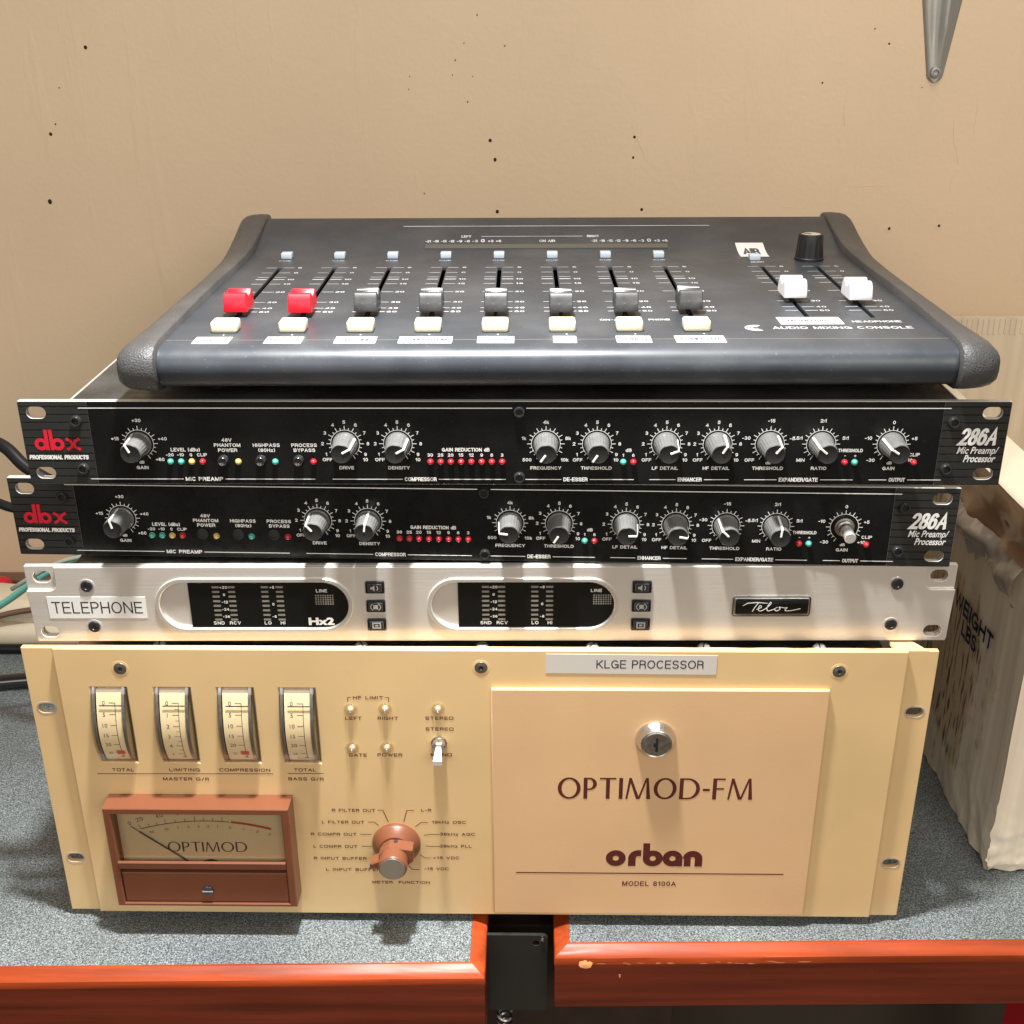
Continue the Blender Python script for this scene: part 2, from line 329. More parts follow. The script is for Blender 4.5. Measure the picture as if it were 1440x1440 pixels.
def tube(pts, r, seg=12, smooth=6):
    P = [Vector(p) for p in pts]
    if smooth > 1 and len(P) > 2:
        Q = []
        for i in range(len(P)-1):
            p0, p1, p2, p3 = P[max(0, i-1)], P[i], P[i+1], P[min(len(P)-1, i+2)]
            for k in range(smooth):
                t = k/smooth
                Q.append(0.5*((2*p1)+(-p0+p2)*t+(2*p0-5*p1+4*p2-p3)*t*t+(-p0+3*p1-3*p2+p3)*t**3))
        Q.append(P[-1]); P = Q
    vs = []; fs = []; up = Vector((0.31, 0.2, 0.93)).normalized()
    for i, p in enumerate(P):
        t = (P[min(i+1, len(P)-1)]-P[max(i-1, 0)]).normalized()
        a = t.cross(up).normalized(); b = t.cross(a).normalized()
        for k in range(seg):
            an = 2*math.pi*k/seg; vs.append(tuple(p+a*r*math.cos(an)+b*r*math.sin(an)))
    for i in range(len(P)-1):
        for k in range(seg):
            j = (k+1) % seg; fs.append((i*seg+k, i*seg+j, (i+1)*seg+j, (i+1)*seg+k))
    fs.append(tuple(range(seg))); fs.append(tuple((len(P)-1)*seg+k for k in range(seg)))
    return vs, fs

# ---- lettering: flat sheets in (u, v)
_tc = {}
def glyphs(s, bold=0.0, res=3, spacing=1.0):
    key = (s, bold, res, spacing)
    if key not in _tc:
        cu = bpy.data.curves.new('tmp', 'FONT'); cu.body = s; cu.size = 1; cu.offset = bold; cu.resolution_u = res; cu.space_character = spacing
        o = bpy.data.objects.new('tmp', cu); me = bpy.data.meshes.new_from_object(o)
        vs = [(v.co.x, v.co.y) for v in me.vertices]; fs = [tuple(p.vertices) for p in me.polygons]
        bpy.data.objects.remove(o); bpy.data.curves.remove(cu); bpy.data.meshes.remove(me); _tc[key] = (vs, fs)
    return _tc[key]
CAP = max(y for x, y in glyphs('H')[0])
def text(mb, s, u, v, cap, w=0.0, width=None, align='c', bold=0.012, shear=0.0, xs=1.0, res=2, spacing=1.0, rot=0):
    vs, fs = glyphs(s, bold, res, spacing)
    if not vs: return
    k = cap/CAP; x0 = min(p[0] for p in vs); x1 = max(p[0] for p in vs); W = (x1-x0)*k*xs
    kx = k*xs*(width/W if width else 1); W = (x1-x0)*kx
    off = {'c': -W/2, 'l': 0, 'r': -W}[align]
    ca, sa = math.cos(rot), math.sin(rot); out = []
    for x, y in vs:
        a = (x-x0)*kx+off+shear*y*k; b = y*k
        out.append((u+a*ca-b*sa, v+a*sa+b*ca, w))
    mb.add(out, fs)
def line(mb, u0, v0, u1, v1, t, w=0.0):
    d = Vector((u1-u0, v1-v0)); n = Vector((-d.y, d.x)).normalized()*t/2
    mb.add([(u0-n.x, v0-n.y, w), (u1-n.x, v1-n.y, w), (u1+n.x, v1+n.y, w), (u0+n.x, v0+n.y, w)], [(0, 1, 2, 3)])
def poly(mb, pts, w=0.0): mb.add([(p[0], p[1], w) for p in pts], [tuple(range(len(pts)))])
def stroke(mb, pts, t, w=0.0):
    n = len(pts); vs = []
    for i in range(n):
        a = Vector(pts[max(0, i-1)]); b = Vector(pts[min(n-1, i+1)]); d = (b-a).normalized()
        tt = t[i] if isinstance(t, (list, tuple)) else t
        nn = Vector((-d.y, d.x))*tt/2; p = Vector(pts[i]); vs += [(p.x+nn.x, p.y+nn.y, w), (p.x-nn.x, p.y-nn.y, w)]
    mb.add(vs, [(2*i, 2*i+1, 2*i+3, 2*i+2) for i in range(n-1)])
def arc(cx, cy, rx, ry, a0, a1, n=16): return [(cx+rx*math.cos(R(a0+(a1-a0)*i/n)), cy+ry*math.sin(R(a0+(a1-a0)*i/n))) for i in range(n+1)]
def ring(mb, cx, cy, r0, r1, w=0.0, a0=0, a1=360, n=32, ry0=None, ry1=None):
    A = arc(cx, cy, r0, ry0 or r0, a0, a1, n); B = arc(cx, cy, r1, ry1 or r1, a0, a1, n)
    mb.add([(p[0], p[1], w) for p in A]+[(p[0], p[1], w) for p in B], [(i, i+1, n+2+i, n+1+i) for i in range(n)])
def stand(mb): return mb.map(lambda u, v, w: (u, -w, v))      # drawing -> upright panel


# ---- a plain sans lettering drawn with strokes; n = squareness of the bowls
def se(cx, cy, rx, ry, a0, a1, n=2.0, k=14):
    o = []
    for i in range(k+1):
        a = R(a0+(a1-a0)*i/k); c_, s_ = math.cos(a), math.sin(a)
        o.append((cx+rx*math.copysign(abs(c_)**(2/n), c_), cy+ry*math.copysign(abs(s_)**(2/n), s_)))
    return o
def G_(ch, n):
    e = lambda cx, cy, rx, ry, a0, a1, k=14: se(cx, cy, rx, ry, a0, a1, n, k)
    T = {'A': (.74, [[(0, 0), (.37, 1), (.74, 0)], [(.13, .34), (.61, .34)]]),
     'B': (.64, [[(0, 0), (0, 1)], [(0, 1), (.36, 1)]+e(.36, .76, .24, .24, 90, -90)+[(0, .52)], [(.34, .52)]+e(.38, .26, .26, .26, 90, -90)+[(0, 0)]]),
     'C': (.72, [e(.38, .5, .38, .5, 48, 312, 22)]), 'D': (.70, [[(0, 0), (0, 1), (.30, 1)]+e(.30, .5, .40, .5, 90, -90, 18)+[(0, 0)]]),
     'E': (.58, [[(.58, 1), (0, 1), (0, 0), (.58, 0)], [(0, .52), (.53, .52)]]), 'F': (.54, [[(.54, 1), (0, 1), (0, 0)], [(0, .50), (.49, .50)]]),
     'G': (.76, [e(.38, .5, .38, .5, 48, 330, 24), [(.42, .46), (.76, .46), (.76, .04)]]), 'H': (.66, [[(0, 0), (0, 1)], [(.66, 0), (.66, 1)], [(0, .52), (.66, .52)]]),
     'I': (.0, [[(0, 0), (0, 1)]]), 'J': (.48, [[(.48, 1), (.48, .3)]+e(.24, .28, .24, .28, 0, -180)]), 'K': (.66, [[(0, 0), (0, 1)], [(.62, 1), (0, .38)], [(.20, .56), (.66, 0)]]),
     'L': (.52, [[(0, 1), (0, 0), (.52, 0)]]), 'M': (.80, [[(0, 0), (0, 1)], [(.02, 1), (.40, .06), (.78, 1)], [(.80, 1), (.80, 0)]]),
     'N': (.68, [[(0, 0), (0, 1)], [(.01, .99), (.67, .01)], [(.68, 0), (.68, 1)]]), 'O': (.80, [e(.40, .5, .40, .5, 90, 450, 30)]),
     'P': (.60, [[(0, 0), (0, 1)], [(0, 1), (.32, 1)]+e(.32, .74, .28, .26, 90, -90)+[(0, .48)]]), 'Q': (.80, [e(.40, .5, .40, .5, 90, 450, 30), [(.5, .25), (.8, -.05)]]),
     'R': (.64, [[(0, 0), (0, 1)], [(0, 1), (.34, 1)]+e(.34, .75, .28, .25, 90, -90)+[(0, .50)], [(.40, .50)]+e(.40, .34, .22, .16, 70, 0, 5)+[(.62, 0)]]),
     'S': (.64, [e(.32, .75, .31, .25, 25, 270, 16)[:-1]+e(.32, .25, .32, .25, 90, -155, 16)]),
     'T': (.66, [[(0, 1), (.66, 1)], [(.33, 1), (.33, 0)]]), 'U': (.66, [[(0, 1), (0, .33)]+e(.33, .33, .33, .33, 180, 360, 16)+[(.66, 1)]]),
     'V': (.70, [[(0, 1), (.35, 0), (.70, 1)]]), 'W': (.98, [[(0, 1), (.25, 0), (.49, .96), (.73, 0), (.98, 1)]]), 'X': (.66, [[(0, 0), (.66, 1)], [(0, 1), (.66, 0)]]),
     'Y': (.68, [[(0, 1), (.34, .45), (.68, 1)], [(.34, .45), (.34, 0)]]), 'Z': (.62, [[(0, 1), (.62, 1), (0, 0), (.62, 0)]]),
     '0': (.56, [e(.28, .5, .28, .5, 90, 450, 26)]), '1': (.26, [[(0, .78), (.24, 1), (.24, 0)]]),
     '2': (.56, [e(.28, .71, .28, .29, 165, -20, 14)+[(0, 0), (.56, 0)]]), '3': (.56, [e(.27, .76, .26, .24, 150, -90, 14), e(.28, .26, .28, .26, 90, -150, 14)]),
     '4': (.60, [[(.44, 0), (.44, 1), (0, .30), (.60, .30)]]), '5': (.56, [[(.52, 1), (.09, 1), (.04, .52)]+e(.27, .32, .29, .32, 128, -150, 16)]),
     '6': (.56, [e(.28, .31, .28, .31, 90, 450, 20), e(.28, .5, .28, .5, 180, 48, 12)]), '7': (.54, [[(0, 1), (.54, 1), (.18, 0)]]),
     '8': (.56, [e(.28, .76, .24, .24, 90, 450, 18), e(.28, .26, .28, .26, 90, 450, 18)]), '9': (.56, [e(.28, .69, .28, .31, 90, 450, 20), e(.28, .5, .28, .5, 0, -132, 12)]),
     '-': (.34, [[(0, .40), (.34, .40)]]), '+': (.50, [[(0, .42), (.50, .42)], [(.25, .17), (.25, .67)]]), '/': (.36, [[(0, -.04), (.36, 1.04)]]), ':': (.0, [[(0, .08), (0, .22)], [(0, .58), (0, .72)]]),
     '.': (.0, [[(0, 0), (0, .12)]]), '(': (.2, [se(.28, .5, .28, .66, 125, 235, 2, 8)]), ')': (.2, [se(-.08, .5, .28, .66, 55, -55, 2, 8)]),
     'd': (.50, [[(.50, 0), (.50, 1)], e(.25, .33, .25, .33, 90, 450, 18)]), 'u': (.48, [[(0, .68), (0, .24)]+e(.24, .24, .24, .24, 180, 360, 10)+[(.48, .68)], [(.48, .24), (.48, 0)]]),
     'k': (.46, [[(0, 0), (0, 1)], [(.42, .66), (0, .26)], [(.14, .38), (.46, 0)]]), 'z': (.44, [[(0, .66), (.44, .66), (0, 0), (.44, 0)]]), ' ': (.26, [])}
    return T.get(ch, T['-'])
def stext(mb, s, u, v, cap, w=0.0, width=None, align='c', t=0.17, shear=0.0, sq=2.0, gap=0.24, rot=0):
    """cap = letter height; t = stroke as a share of it; the drawing is fitted to width when given"""
    pen = 0; runs = []
    for ch in s:
        gw, st = G_(ch, sq)
        for q in st: runs.append([(pen+x, t/2+y*(1-t)) for x, y in q])
        pen += gw+t+gap-0.0
    total = pen-gap-t; kx = cap
    if width: kx = (width-t*cap)/max(total, 0.05)
    off = {'c': -total*kx/2, 'l': t*cap/2, 'r': -total*kx-t*cap/2}[align]
    ca, sa = math.cos(rot), math.sin(rot)
    for i, q in enumerate(runs):
        P = []
        for x, y in q:
            a = x*kx+off; b = y*cap
            if P and abs(P[-1][0]-a)+abs(P[-1][1]-b) < 1e-4: continue
            P.append((a, b))
        if len(P) < 2: continue
        th = t*cap; n = len(P); vs = []
        closed = abs(P[0][0]-P[-1][0])+abs(P[0][1]-P[-1][1]) < 1e-3
        for j in range(n):
            p = Vector(P[j])
            if closed and j in (0, n-1): d0 = (p-Vector(P[-2])).normalized() if j == 0 else (p-Vector(P[j-1])).normalized(); d1 = (Vector(P[1])-Vector(P[0])).normalized()
            else:
                d0 = (p-Vector(P[j-1])).normalized() if j else None; d1 = (Vector(P[j+1])-p).normalized() if j < n-1 else None
            if d0 is None: d0 = d1
            if d1 is None: d1 = d0
            m = (d0+d1)
            if m.length < 0.35: m = d1
            m.normalize(); nn = Vector((-m.y, m.x)); k = 1/max(0.45, nn.dot(Vector((-d1.y, d1.x))))
            h = nn*(th/2*k)
            ext = Vector((0, 0))
            if not closed and j == 0: ext = -d1*th/2*0.98
            if not closed and j == n-1: ext = d0*th/2*0.98
            for sg in (1, -1):
                a, b = p.x+sg*h.x+ext.x, p.y+sg*h.y+ext.y; a += shear*b
                vs.append((u+a*ca-b*sa, v+a*sa+b*ca, w+i*0.0016))
        mb.add(vs, [(2*j, 2*j+1, 2*j+3, 2*j+2) for j in range(n-1)])
def optima(mb, s, u, v, h, k=1.0, w=0.0, thick=0.155, thin=0.085):
    T = h*thick; t = h*thin; x = u; e = 0.0
    for ch in s:
        if ch == 'O':
            W = h*0.90*k; ring(mb, x+W/2, v+h/2, W/2-T, W/2, w, ry0=h/2-t, ry1=h/2+0.01*h); adv = W
        elif ch == 'P':
            W = h*0.52*k; poly(mb, rect(x, x+T, v, v+h), w); cy = v+h*0.71; ry = h*0.29
            o = [(x+T, cy+ry)]+arc(x+W-ry*1.0, cy, ry, ry, 90, -90, 12)+[(x+T, cy-ry)]
            i = [(x+T, cy+ry-t)]+arc(x+W-ry*1.0, cy, ry-T, ry-t, 90, -90, 12)+[(x+T, cy-ry+t)]
            n = len(o); mb.add([(p[0], p[1], w) for p in o+i], [(q, q+1, n+q+1, n+q) for q in range(n-1)]); adv = W
        elif ch == 'T':
            W = h*0.64*k; poly(mb, rect(x, x+W, v+h-t, v+h), w); poly(mb, rect(x+W/2-T/2, x+W/2+T/2, v, v+h-t), w); adv = W
        elif ch == 'I': poly(mb, rect(x, x+T, v, v+h), w); adv = T
        elif ch == 'M':
            W = h*0.98*k; a = W*0.13; mid = x+W/2
            poly(mb, [(x, v), (x+t, v), (x+a+t*1.25, v+h), (x+a, v+h)], w)
            poly(mb, [(x+a+t*1.25, v+h), (mid+T*0.45, v), (mid-T*0.45, v), (x+a+t*0.45, v+h*0.86)], w+0.003)
            poly(mb, [(mid-T*0.1, v), (mid+t*0.9, v), (x+W-a, v+h), (x+W-a-t*1.0, v+h)], w+0.006)
            poly(mb, [(x+W-a-t*0.7, v+h), (x+W-T*1.05, v), (x+W, v), (x+W-a+t*0.4, v+h)], w+0.009); adv = W
        elif ch == 'D':
            W = h*0.80*k; poly(mb, rect(x, x+T, v, v+h), w); c = x+W*0.40; rx = W*0.60
            o = [(x+T, v+h)]+arc(c, v+h/2, rx, h/2, 90, -90, 18)+[(x+T, v)]
            i = [(x+T, v+h-t)]+arc(c, v+h/2, rx-T, h/2-t, 90, -90, 18)+[(x+T, v+t)]
            n = len(o); mb.add([(p[0], p[1], w) for p in o+i], [(q, q+1, n+q+1, n+q) for q in range(n-1)]); adv = W
        elif ch == '-': poly(mb, rect(x, x+h*0.27, v+h*0.40, v+h*0.51), w); adv = h*0.27
        elif ch == 'F':
            W = h*0.48*k; poly(mb, rect(x, x+T, v, v+h), w); poly(mb, rect(x+T, x+W, v+h-t, v+h), w); poly(mb, rect(x+T, x+W*0.92, v+h*0.47, v+h*0.47+t), w); adv = W
        x += adv+h*0.115*k
    return x

# ------------------------------------------------------------------ the setting
mb = MB(); mb.add(*box(-1800, 1800, 395, 515, -760, 2200))
wall = obj('wall', mb, M['wall']); tag(wall, kind='structure')
mb = MB(); mb.add(*box(-2200, 2200, -3000, 395, -780, -760))
tag(obj('floor', mb, M['floor']), kind='structure')
# nail holes and dabs of filler in the wall
for i, (x, z, r) in enumerate([(-302.9, 458.2, 1.7), (-338.9, 396.8, 1.7), (-347.7, 346.4, 2.1), (-3.5, 391.2, 1.7), (0.1, 377.1, 1.6), (1.4, 338.1, 1.7),
        (106, 393.4, 1.4), (105.5, 378.4, 1.1), (113.5, 339.5, 1.5), (306.5, 324.5, 1.4), (344.8, 326.6, 1.4), (243.9, 431.5, 0.9), (290, 458.3, 0.9), (278.4, 468.5, 0.6),
        (-28.7, 448.3, 0.7), (-31, 438, 0.6), (-63, 437, 0.5), (-64, 428, 0.5), (-20, 419, 0.7), (-334, 404, 0.8), (-12, 479, 0.6), (-327, 430, 0.7), (-55, 352, 0.6), (318, 428, 0.5), (-22, 460, 0.6), (8, 458, 0.7), (-16, 437, 0.5)]):
    h = MB(); r *= 0.8; h.add(*lathe([(r*0.5, 0), (r, 0.15), (r*0.7, 0.3)], 7), at(x, z, -395.0) @ Matrix.Diagonal((1, 1+0.4*random.random(), 1, 1)))
    obj('nail_hole', h, M['hole'], wall, smooth=True)
h = MB()
for x, z, r in ((305.5, 324, 3.4), (344, 326.2, 3.2)):
    h.add(*lathe([(r, 0.0), (r*0.7, 0.1), (r*0.2, 0.14)], 14), at(x, z, -395.0))
obj('filler_patch', h, M['filler'], wall, smooth=True)
# raised scuffs and paint drips in the wall paint
h = MB()
for pts, t in (([(104, 403), (105.5, 396), (110, 388), (116, 376)], 1.0), ([(345, 405), (347, 390), (350, 383), (353, 372)], 1.1), ([(262, 416), (262.5, 408), (264, 400)], 0.8),
               ([(223, 341), (240, 340.6)], 0.7), ([(268, 357), (282, 356.6), (300, 356.9)], 0.6), ([(361, 420), (361, 395)], 0.8), ([(354, 369), (349, 360), (350, 352)], 0.8)):
    h.add(*tube([(x, 394.95, z) for x, z in pts], t*0.22, 6, 4))
obj('paint_scuff', h, M['wall'], wall, smooth=True)
mb = MB(); mb.add(*box(-1500, -120, 378, 394.9, -3.99, 24, 1.5))
tag(obj('wooden_trim', mb, M['trim']), 'pinkish brown wood strip along the wall behind the left of the stack', 'wood trim')

# shelf bracket on the wall
br = empty('shelf_bracket', (325, 395, 440)); tag(br, 'grey metal shelf bracket tapering to one screw on the wall', 'shelf bracket')
n = 34; vs = []; fs = []; cols = 13
for i in range(n+1):
    z = 431.5+(6.3*(1-math.cos(i/10*math.pi/2)) if i <= 10 else 6.3+(i-10)/24*182)
    t = (z-431.5); hw = 6.3*math.sqrt(max(0.0, 1-(1-min(1, t/6.3))**2))+max(0, t-6.3)*0.163; cx = 326.0-max(0, t-6.5)*0.03
    hw = max(hw, 0.3)
    for j in range(cols):
        s = -1+2*j/(cols-1)
        if i < 11: w = 2.0-1.6*s**6
        else: w = 2.0-1.6*s**6+3.4*math.exp(-((s-0.28)/0.22)**2)*min(1, (i-10)/4)-1.0*math.exp(-((s+0.35)/0.3)**2)*min(1, (i-10)/4)
        vs.append((cx+s*hw-325, -max(0.05, w), z-440))
for i in range(n):
    for j in range(cols-1): a = i*cols+j; fs.append((a, a+1, a+cols+1, a+cols))
mb = MB(); mb.add(vs, fs)
a = [i*cols for i in range(n+1)]; b = [i*cols+cols-1 for i in range(n+1)]
bp = obj('bracket_plate', mb, M['bracket'], br, smooth=60)
sm = bp.modifiers.new('thickness', 'SOLIDIFY'); sm.thickness = 0.0012; sm.offset = -1
mb = MB(); mb.add(*lathe([(4.0, 1.8), (4.2, 3.0), (3.6, 3.9), (2.2, 4.0), (1.9, 3.0), (0.2, 2.9)], 24), at(0.6, -1.4))
obj('screw', mb, M['dullsteel'], br, smooth=True)

# ------------------------------------------------------------------ the two desk sections and what bridges them
def desk(label, x0, x1, ya, yb, depth, hface, open_side):
    # laminate front edge runs from (x0, ya) to (x1, yb); lip 9 wide all round the open corner
    root = empty('desk', ((x0+x1)/2, 0, -4)); tag(root, label, 'desk', None)
    cx = (x0+x1)/2
    L = lambda x: ya+(yb-ya)*(x-x0)/(x1-x0)
    def w(x, y, z): return (x-cx, y, z)
    mb = MB(); vs = [w(x0, L(x0), 0), w(x1, L(x1), 0), w(x1, depth, 0), w(x0, depth, 0), w(x0, L(x0), -20), w(x1, L(x1), -20), w(x1, depth, -20), w(x0, depth, -20)]
    mb.add(vs, [(0, 1, 2, 3), (7, 6, 5, 4), (0, 4, 5, 1), (1, 5, 6, 2), (2, 6, 7, 3), (3, 7, 4, 0)])
    obj('laminate_top', mb, M['laminate'], root)
    # edging profile: (outward, z)
    prof = [(0.15, -12), (0.15, 0.25), (1.4, 0.3), (5.2, -1.4), (7.6, -2.6), (8.5, -3.6), (9.0, -5.4), (8.9, -8)]
    s = 1 if open_side == 'right' else -1
    ex = x1 if s > 0 else x0; fx = x0 if s > 0 else x1
    def run(prof, name, material, smooth=26, nseg=60, jag=0):
        vs = []; fs = []; P = len(prof)
        stations = []
        for i in range(nseg+1):
            x = fx+(ex-fx)*i/nseg; stations.append(('f', x))
        for i in range(2): stations.append(('s', i))
        for k, st in enumerate(stations):
            for q, (o, z) in enumerate(prof):
                j = (noise.noise(Vector((k*0.7, q*0.9, 3.1)))*jag if q in (4, 5, 6) else 0)
                if st[0] == 'f':
                    x = st[1]+(s*o if k == nseg else 0); vs.append(w(x, L(st[1])-o+j, z+j*0.5))
                elif st[1] == 0: vs.append(w(ex+s*o, L(ex)-o+0.01, z))
                else: vs.append(w(ex+s*o, depth, z))
        for k in range(len(stations)-1):
            for q in range(P-1): a = k*P+q; fs.append((a, a+1, a+P+1, a+P))
        mb = MB(); mb.add(vs, fs); return obj(name, mb, material, root, smooth=smooth)
    run(prof, 'edging', M['lip'], jag=0.35 if s < 0 else 0.08)
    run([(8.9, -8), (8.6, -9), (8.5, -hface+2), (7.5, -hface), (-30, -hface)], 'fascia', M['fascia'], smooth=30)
    return root, L, cx
dl, Ll, cl = desk('left grey laminate desk section with smooth orange wood edge', -1300, -5.5, -65.2, -34.6, 372, 62, 'right')
dr, Lr, cr = desk('right grey laminate desk section with chipped orange wood edge', 50.8, 1300, -19.2, 7.2, 394, 41, 'left')
# chipped edge on the right section
mb = MB()
for (x, y, z, sx, sz) in ((59.5, -27.6, -3.9, 5.2, 1.7),):
    pts = [(math.cos(a)*sx*(0.75+0.35*noise.noise(Vector((a*2, 1, 4)))), math.sin(a)*sz*(0.85+0.5*noise.noise(Vector((a*3, 7, 4))))) for a in [i*2*math.pi/16 for i in range(16)]]
    vs = [(x+p[0]-cr, y-0.9-0.25*p[1]*0+(0.5*p[1]), z-3.2+p[1]*1.5) for p in pts]+[(x-cr, y-1.3, z-3.2)]
    mb.add(vs, [(i, (i+1) % 16, 16) for i in range(16)])
random.seed(3)
for i in range(20):
    x = 60+random.random()*130; y = Lr(x)-8.7; l = 0.8+random.random()*3.5
    z_ = -6.2-random.random()*1.6; n_ = 9; ang = [q*2*math.pi/n_ for q in range(n_)]
    mb.add([(x+l*math.cos(a)*(0.6+0.5*random.random())-cr, y-0.42, z_+0.45*math.sin(a)*(0.4+0.8*random.random())) for a in ang], [tuple(range(n_))])
mb.add([(78.6-cr, Lr(78)-8.9, -15), (79.8-cr, Lr(78)-8.9, -15.2), (79.8-cr, Lr(78)-8.9, -17.6), (79-cr, Lr(78)-8.9, -17.8)], [(0, 1, 2, 3)])
obj('chipped_wood', mb, M['rawwood'], dr)
mb = MB(); mb.add(*box(337-cr, 377-cr, 0, 40, -700, -41, 1)); obj('leg', mb, M['redplastic'], dr)
mb = MB(); mb.add(*box(120-cr, 1290-cr, 120, 138, -560, -41)); obj('under_desk_shade', mb, M['darkpanel'], dr)  # added dark board, keeps the view under the desk dark
mb = MB(); mb.add(*box(-1290-cl, -30-cl, 120, 138, -560, -62)); obj('under_desk_shade', mb, M['darkpanel'], dl)  # same added dark board under the left desk
mb = MB(); mb.add(*box(1200-cr, 1240-cr, 20, 60, -700, -41, 1)); obj('leg', mb, M['redplastic'], dr)
mb = MB(); mb.add(*box(-1260-cl, -1220-cl, 20, 60, -700, -62, 1)); obj('leg', mb, M['redplastic'], dl)
mb = MB(); mb.add(*box(-60-cl, -20-cl, 60, 100, -700, -62, 1)); obj('leg', mb, M['redplastic'], dl)

bk = empty('joining_bracket', (21, -10, -35)); tag(bk, 'flat black metal plate with one hole bridging the gap between the desks', 'metal bracket')
mb = MB(); mb.add(*plate(rect(-20.5, 17.5, -31, 27.5, 3), [circle(10.6, 21.5, 1.8, 16)], -2, 0, 0.2), OUT)
obj('plate', mb, M['blackmetal'], bk)
mb = MB(); mb.add(*lathe([(0.2, 0), (1.1, 0.2), (1.2, 0.6), (0.5, 0.9)], 12), at(14.5, 24.6, 0)); obj('rivet', mb, M['steel'], bk, smooth=True)
mb = MB()
pts = []
for i in range(70):
    a = i*0.6; pts.append((-8+4*math.cos(a), 2+4*math.sin(a), -34-i*0.42))
mb.add(*tube(pts, 0.9, 6, 2)); obj('spring', mb, M['dullsteel'], bk, smooth=True)
mb = MB(); mb.add(*box(-35, 118, 16, 60, -240, -6.2, 1))
tag(obj('wooden_rail', mb, M['darkwood'], loc=(0, 0, 0)), 'dark brown wooden rail seen in the gap behind the black plate', 'wood rail')
bpy.data.objects['wooden_rail'].location.z = -0.018

# ------------------------------------------------------------------ parts shared by the rack units
def fillet_knob():
    body = MB(); seg = 44; prof = [(6.2, 0.3), (6.2, 1.3), (5.75, 1.7), (5.55, 6), (5.25, 11), (5.05, 14.0), (4.75, 14.6)]
    vs = []; fs = []
    for r, h in prof:
        for i in range(seg):
            rr = r-(0.22 if (i % 2 and 1.6 < h < 14.3) else 0); a = 2*math.pi*i/seg; vs.append((rr*math.cos(a), rr*math.sin(a), h))
    for k in range(len(prof)-1):
        for i in range(seg):
            j = (i+1) % seg; fs.append((k*seg+i, k*seg+j, (k+1)*seg+j, (k+1)*seg+i))
    body.add(vs, fs, OUT)
    cap = MB(); cap.add(*lathe([(4.78, 14.2), (4.75, 14.7), (4.5, 15.0), (4.0, 14.85), (0.3, 14.8)], 32), OUT)
    pt = MB(); pt.add(*box(-0.5, 0.5, -15.15, -14.6, 0.6, 4.75, 0.12, 1))
    # side stripe running down the body
    v = [(-0.5, -15.1, 4.6), (0.5, -15.1, 4.6), (-0.5, -14.3, 5.2), (0.5, -14.3, 5.2), (-0.5, -6, 5.78), (0.5, -6, 5.78), (-0.5, -1.4, 6.1), (0.5, -1.4, 6.1)]
    v2 = [(x, y, z-0.8) for x, y, z in v]; k = len(v)
    f = [(0, 1, 3, 2), (2, 3, 5, 4), (4, 5, 7, 6)]
    sides = [(0, 2, k+2, k), (2, 4, k+4, k+2), (4, 6, k+6, k+4), (1, 3, k+3, k+1), (3, 5, k+5, k+3), (5, 7, k+7, k+5), (0, 1, k+1, k), (6, 7, k+7, k+6)]
    pt.add(v+v2, f+sides)
    return mesh_of('knob', body, M['knob'], 30), mesh_of('knob_cap', cap, M['knobcap'], 40), mesh_of('pointer', pt, M['pointer'])
KNOB, KCAP, KPT = fillet_knob()
def knob(parent, u, v, ang):
    k = obj('knob', KNOB, None, parent, loc=(u, -0.2, v), rot=(0, R(ang), 0))
    obj('knob_cap', KCAP, None, k); obj('pointer', KPT, None, k)
    return k
def dome(r, h, n=14): return lathe([(r*1.15, 0), (r*1.15, 0.25), (r, 0.3), (r*0.97, h*0.45), (r*0.8, h*0.75), (r*0.45, h*0.95), (0.05, h)], n)
def led_mesh(m): b = MB(); b.add(*dome(1.45, 2.1), OUT); return mesh_of('indicator_led', b, m, True)
LED = {k: led_mesh(M['led_'+k]) for k in ('red', 'green', 'yellow')}
b_ = MB(); b_.add(*lathe([(2.8, 0), (2.8, 1.9), (2.5, 2.4), (1.75, 2.4), (1.45, 1.2), (1.45, 1.0)], 24), OUT)
hx_ = MB(); hx_.add(*lathe([(1.45, 1.1), (0.2, 1.05)], 6, True), OUT)
SCREW = mesh_of('socket_screw', b_, M['blackscrew'], 35); SOCK = mesh_of('hex_socket', hx_, M['slot'])
def screw(parent, u, v, w=0.2):
    s = obj('socket_screw', SCREW, None, parent, loc=(u, -w, v)); obj('hex_socket', SOCK, None, s, rot=(0, 0.4, 0)); return s
b_ = MB(); b_.add(*lathe([(2.5, 0), (2.5, 0.4), (2.35, 0.5), (2.35, 3.4), (2.1, 3.7), (1.6, 3.2), (0.2, 3.0)], 20), OUT)
BTN = mesh_of('push_button', b_, M['blackscrew'], 40)
b_ = MB(); b_.add(*lathe([(2.9, 0), (2.9, 0.35), (2.45, 0.5), (2.3, 0.1), (0.2, 0.1)], 20), OUT)
BTNIN = mesh_of('push_button', b_, M['knobcap'], 40)

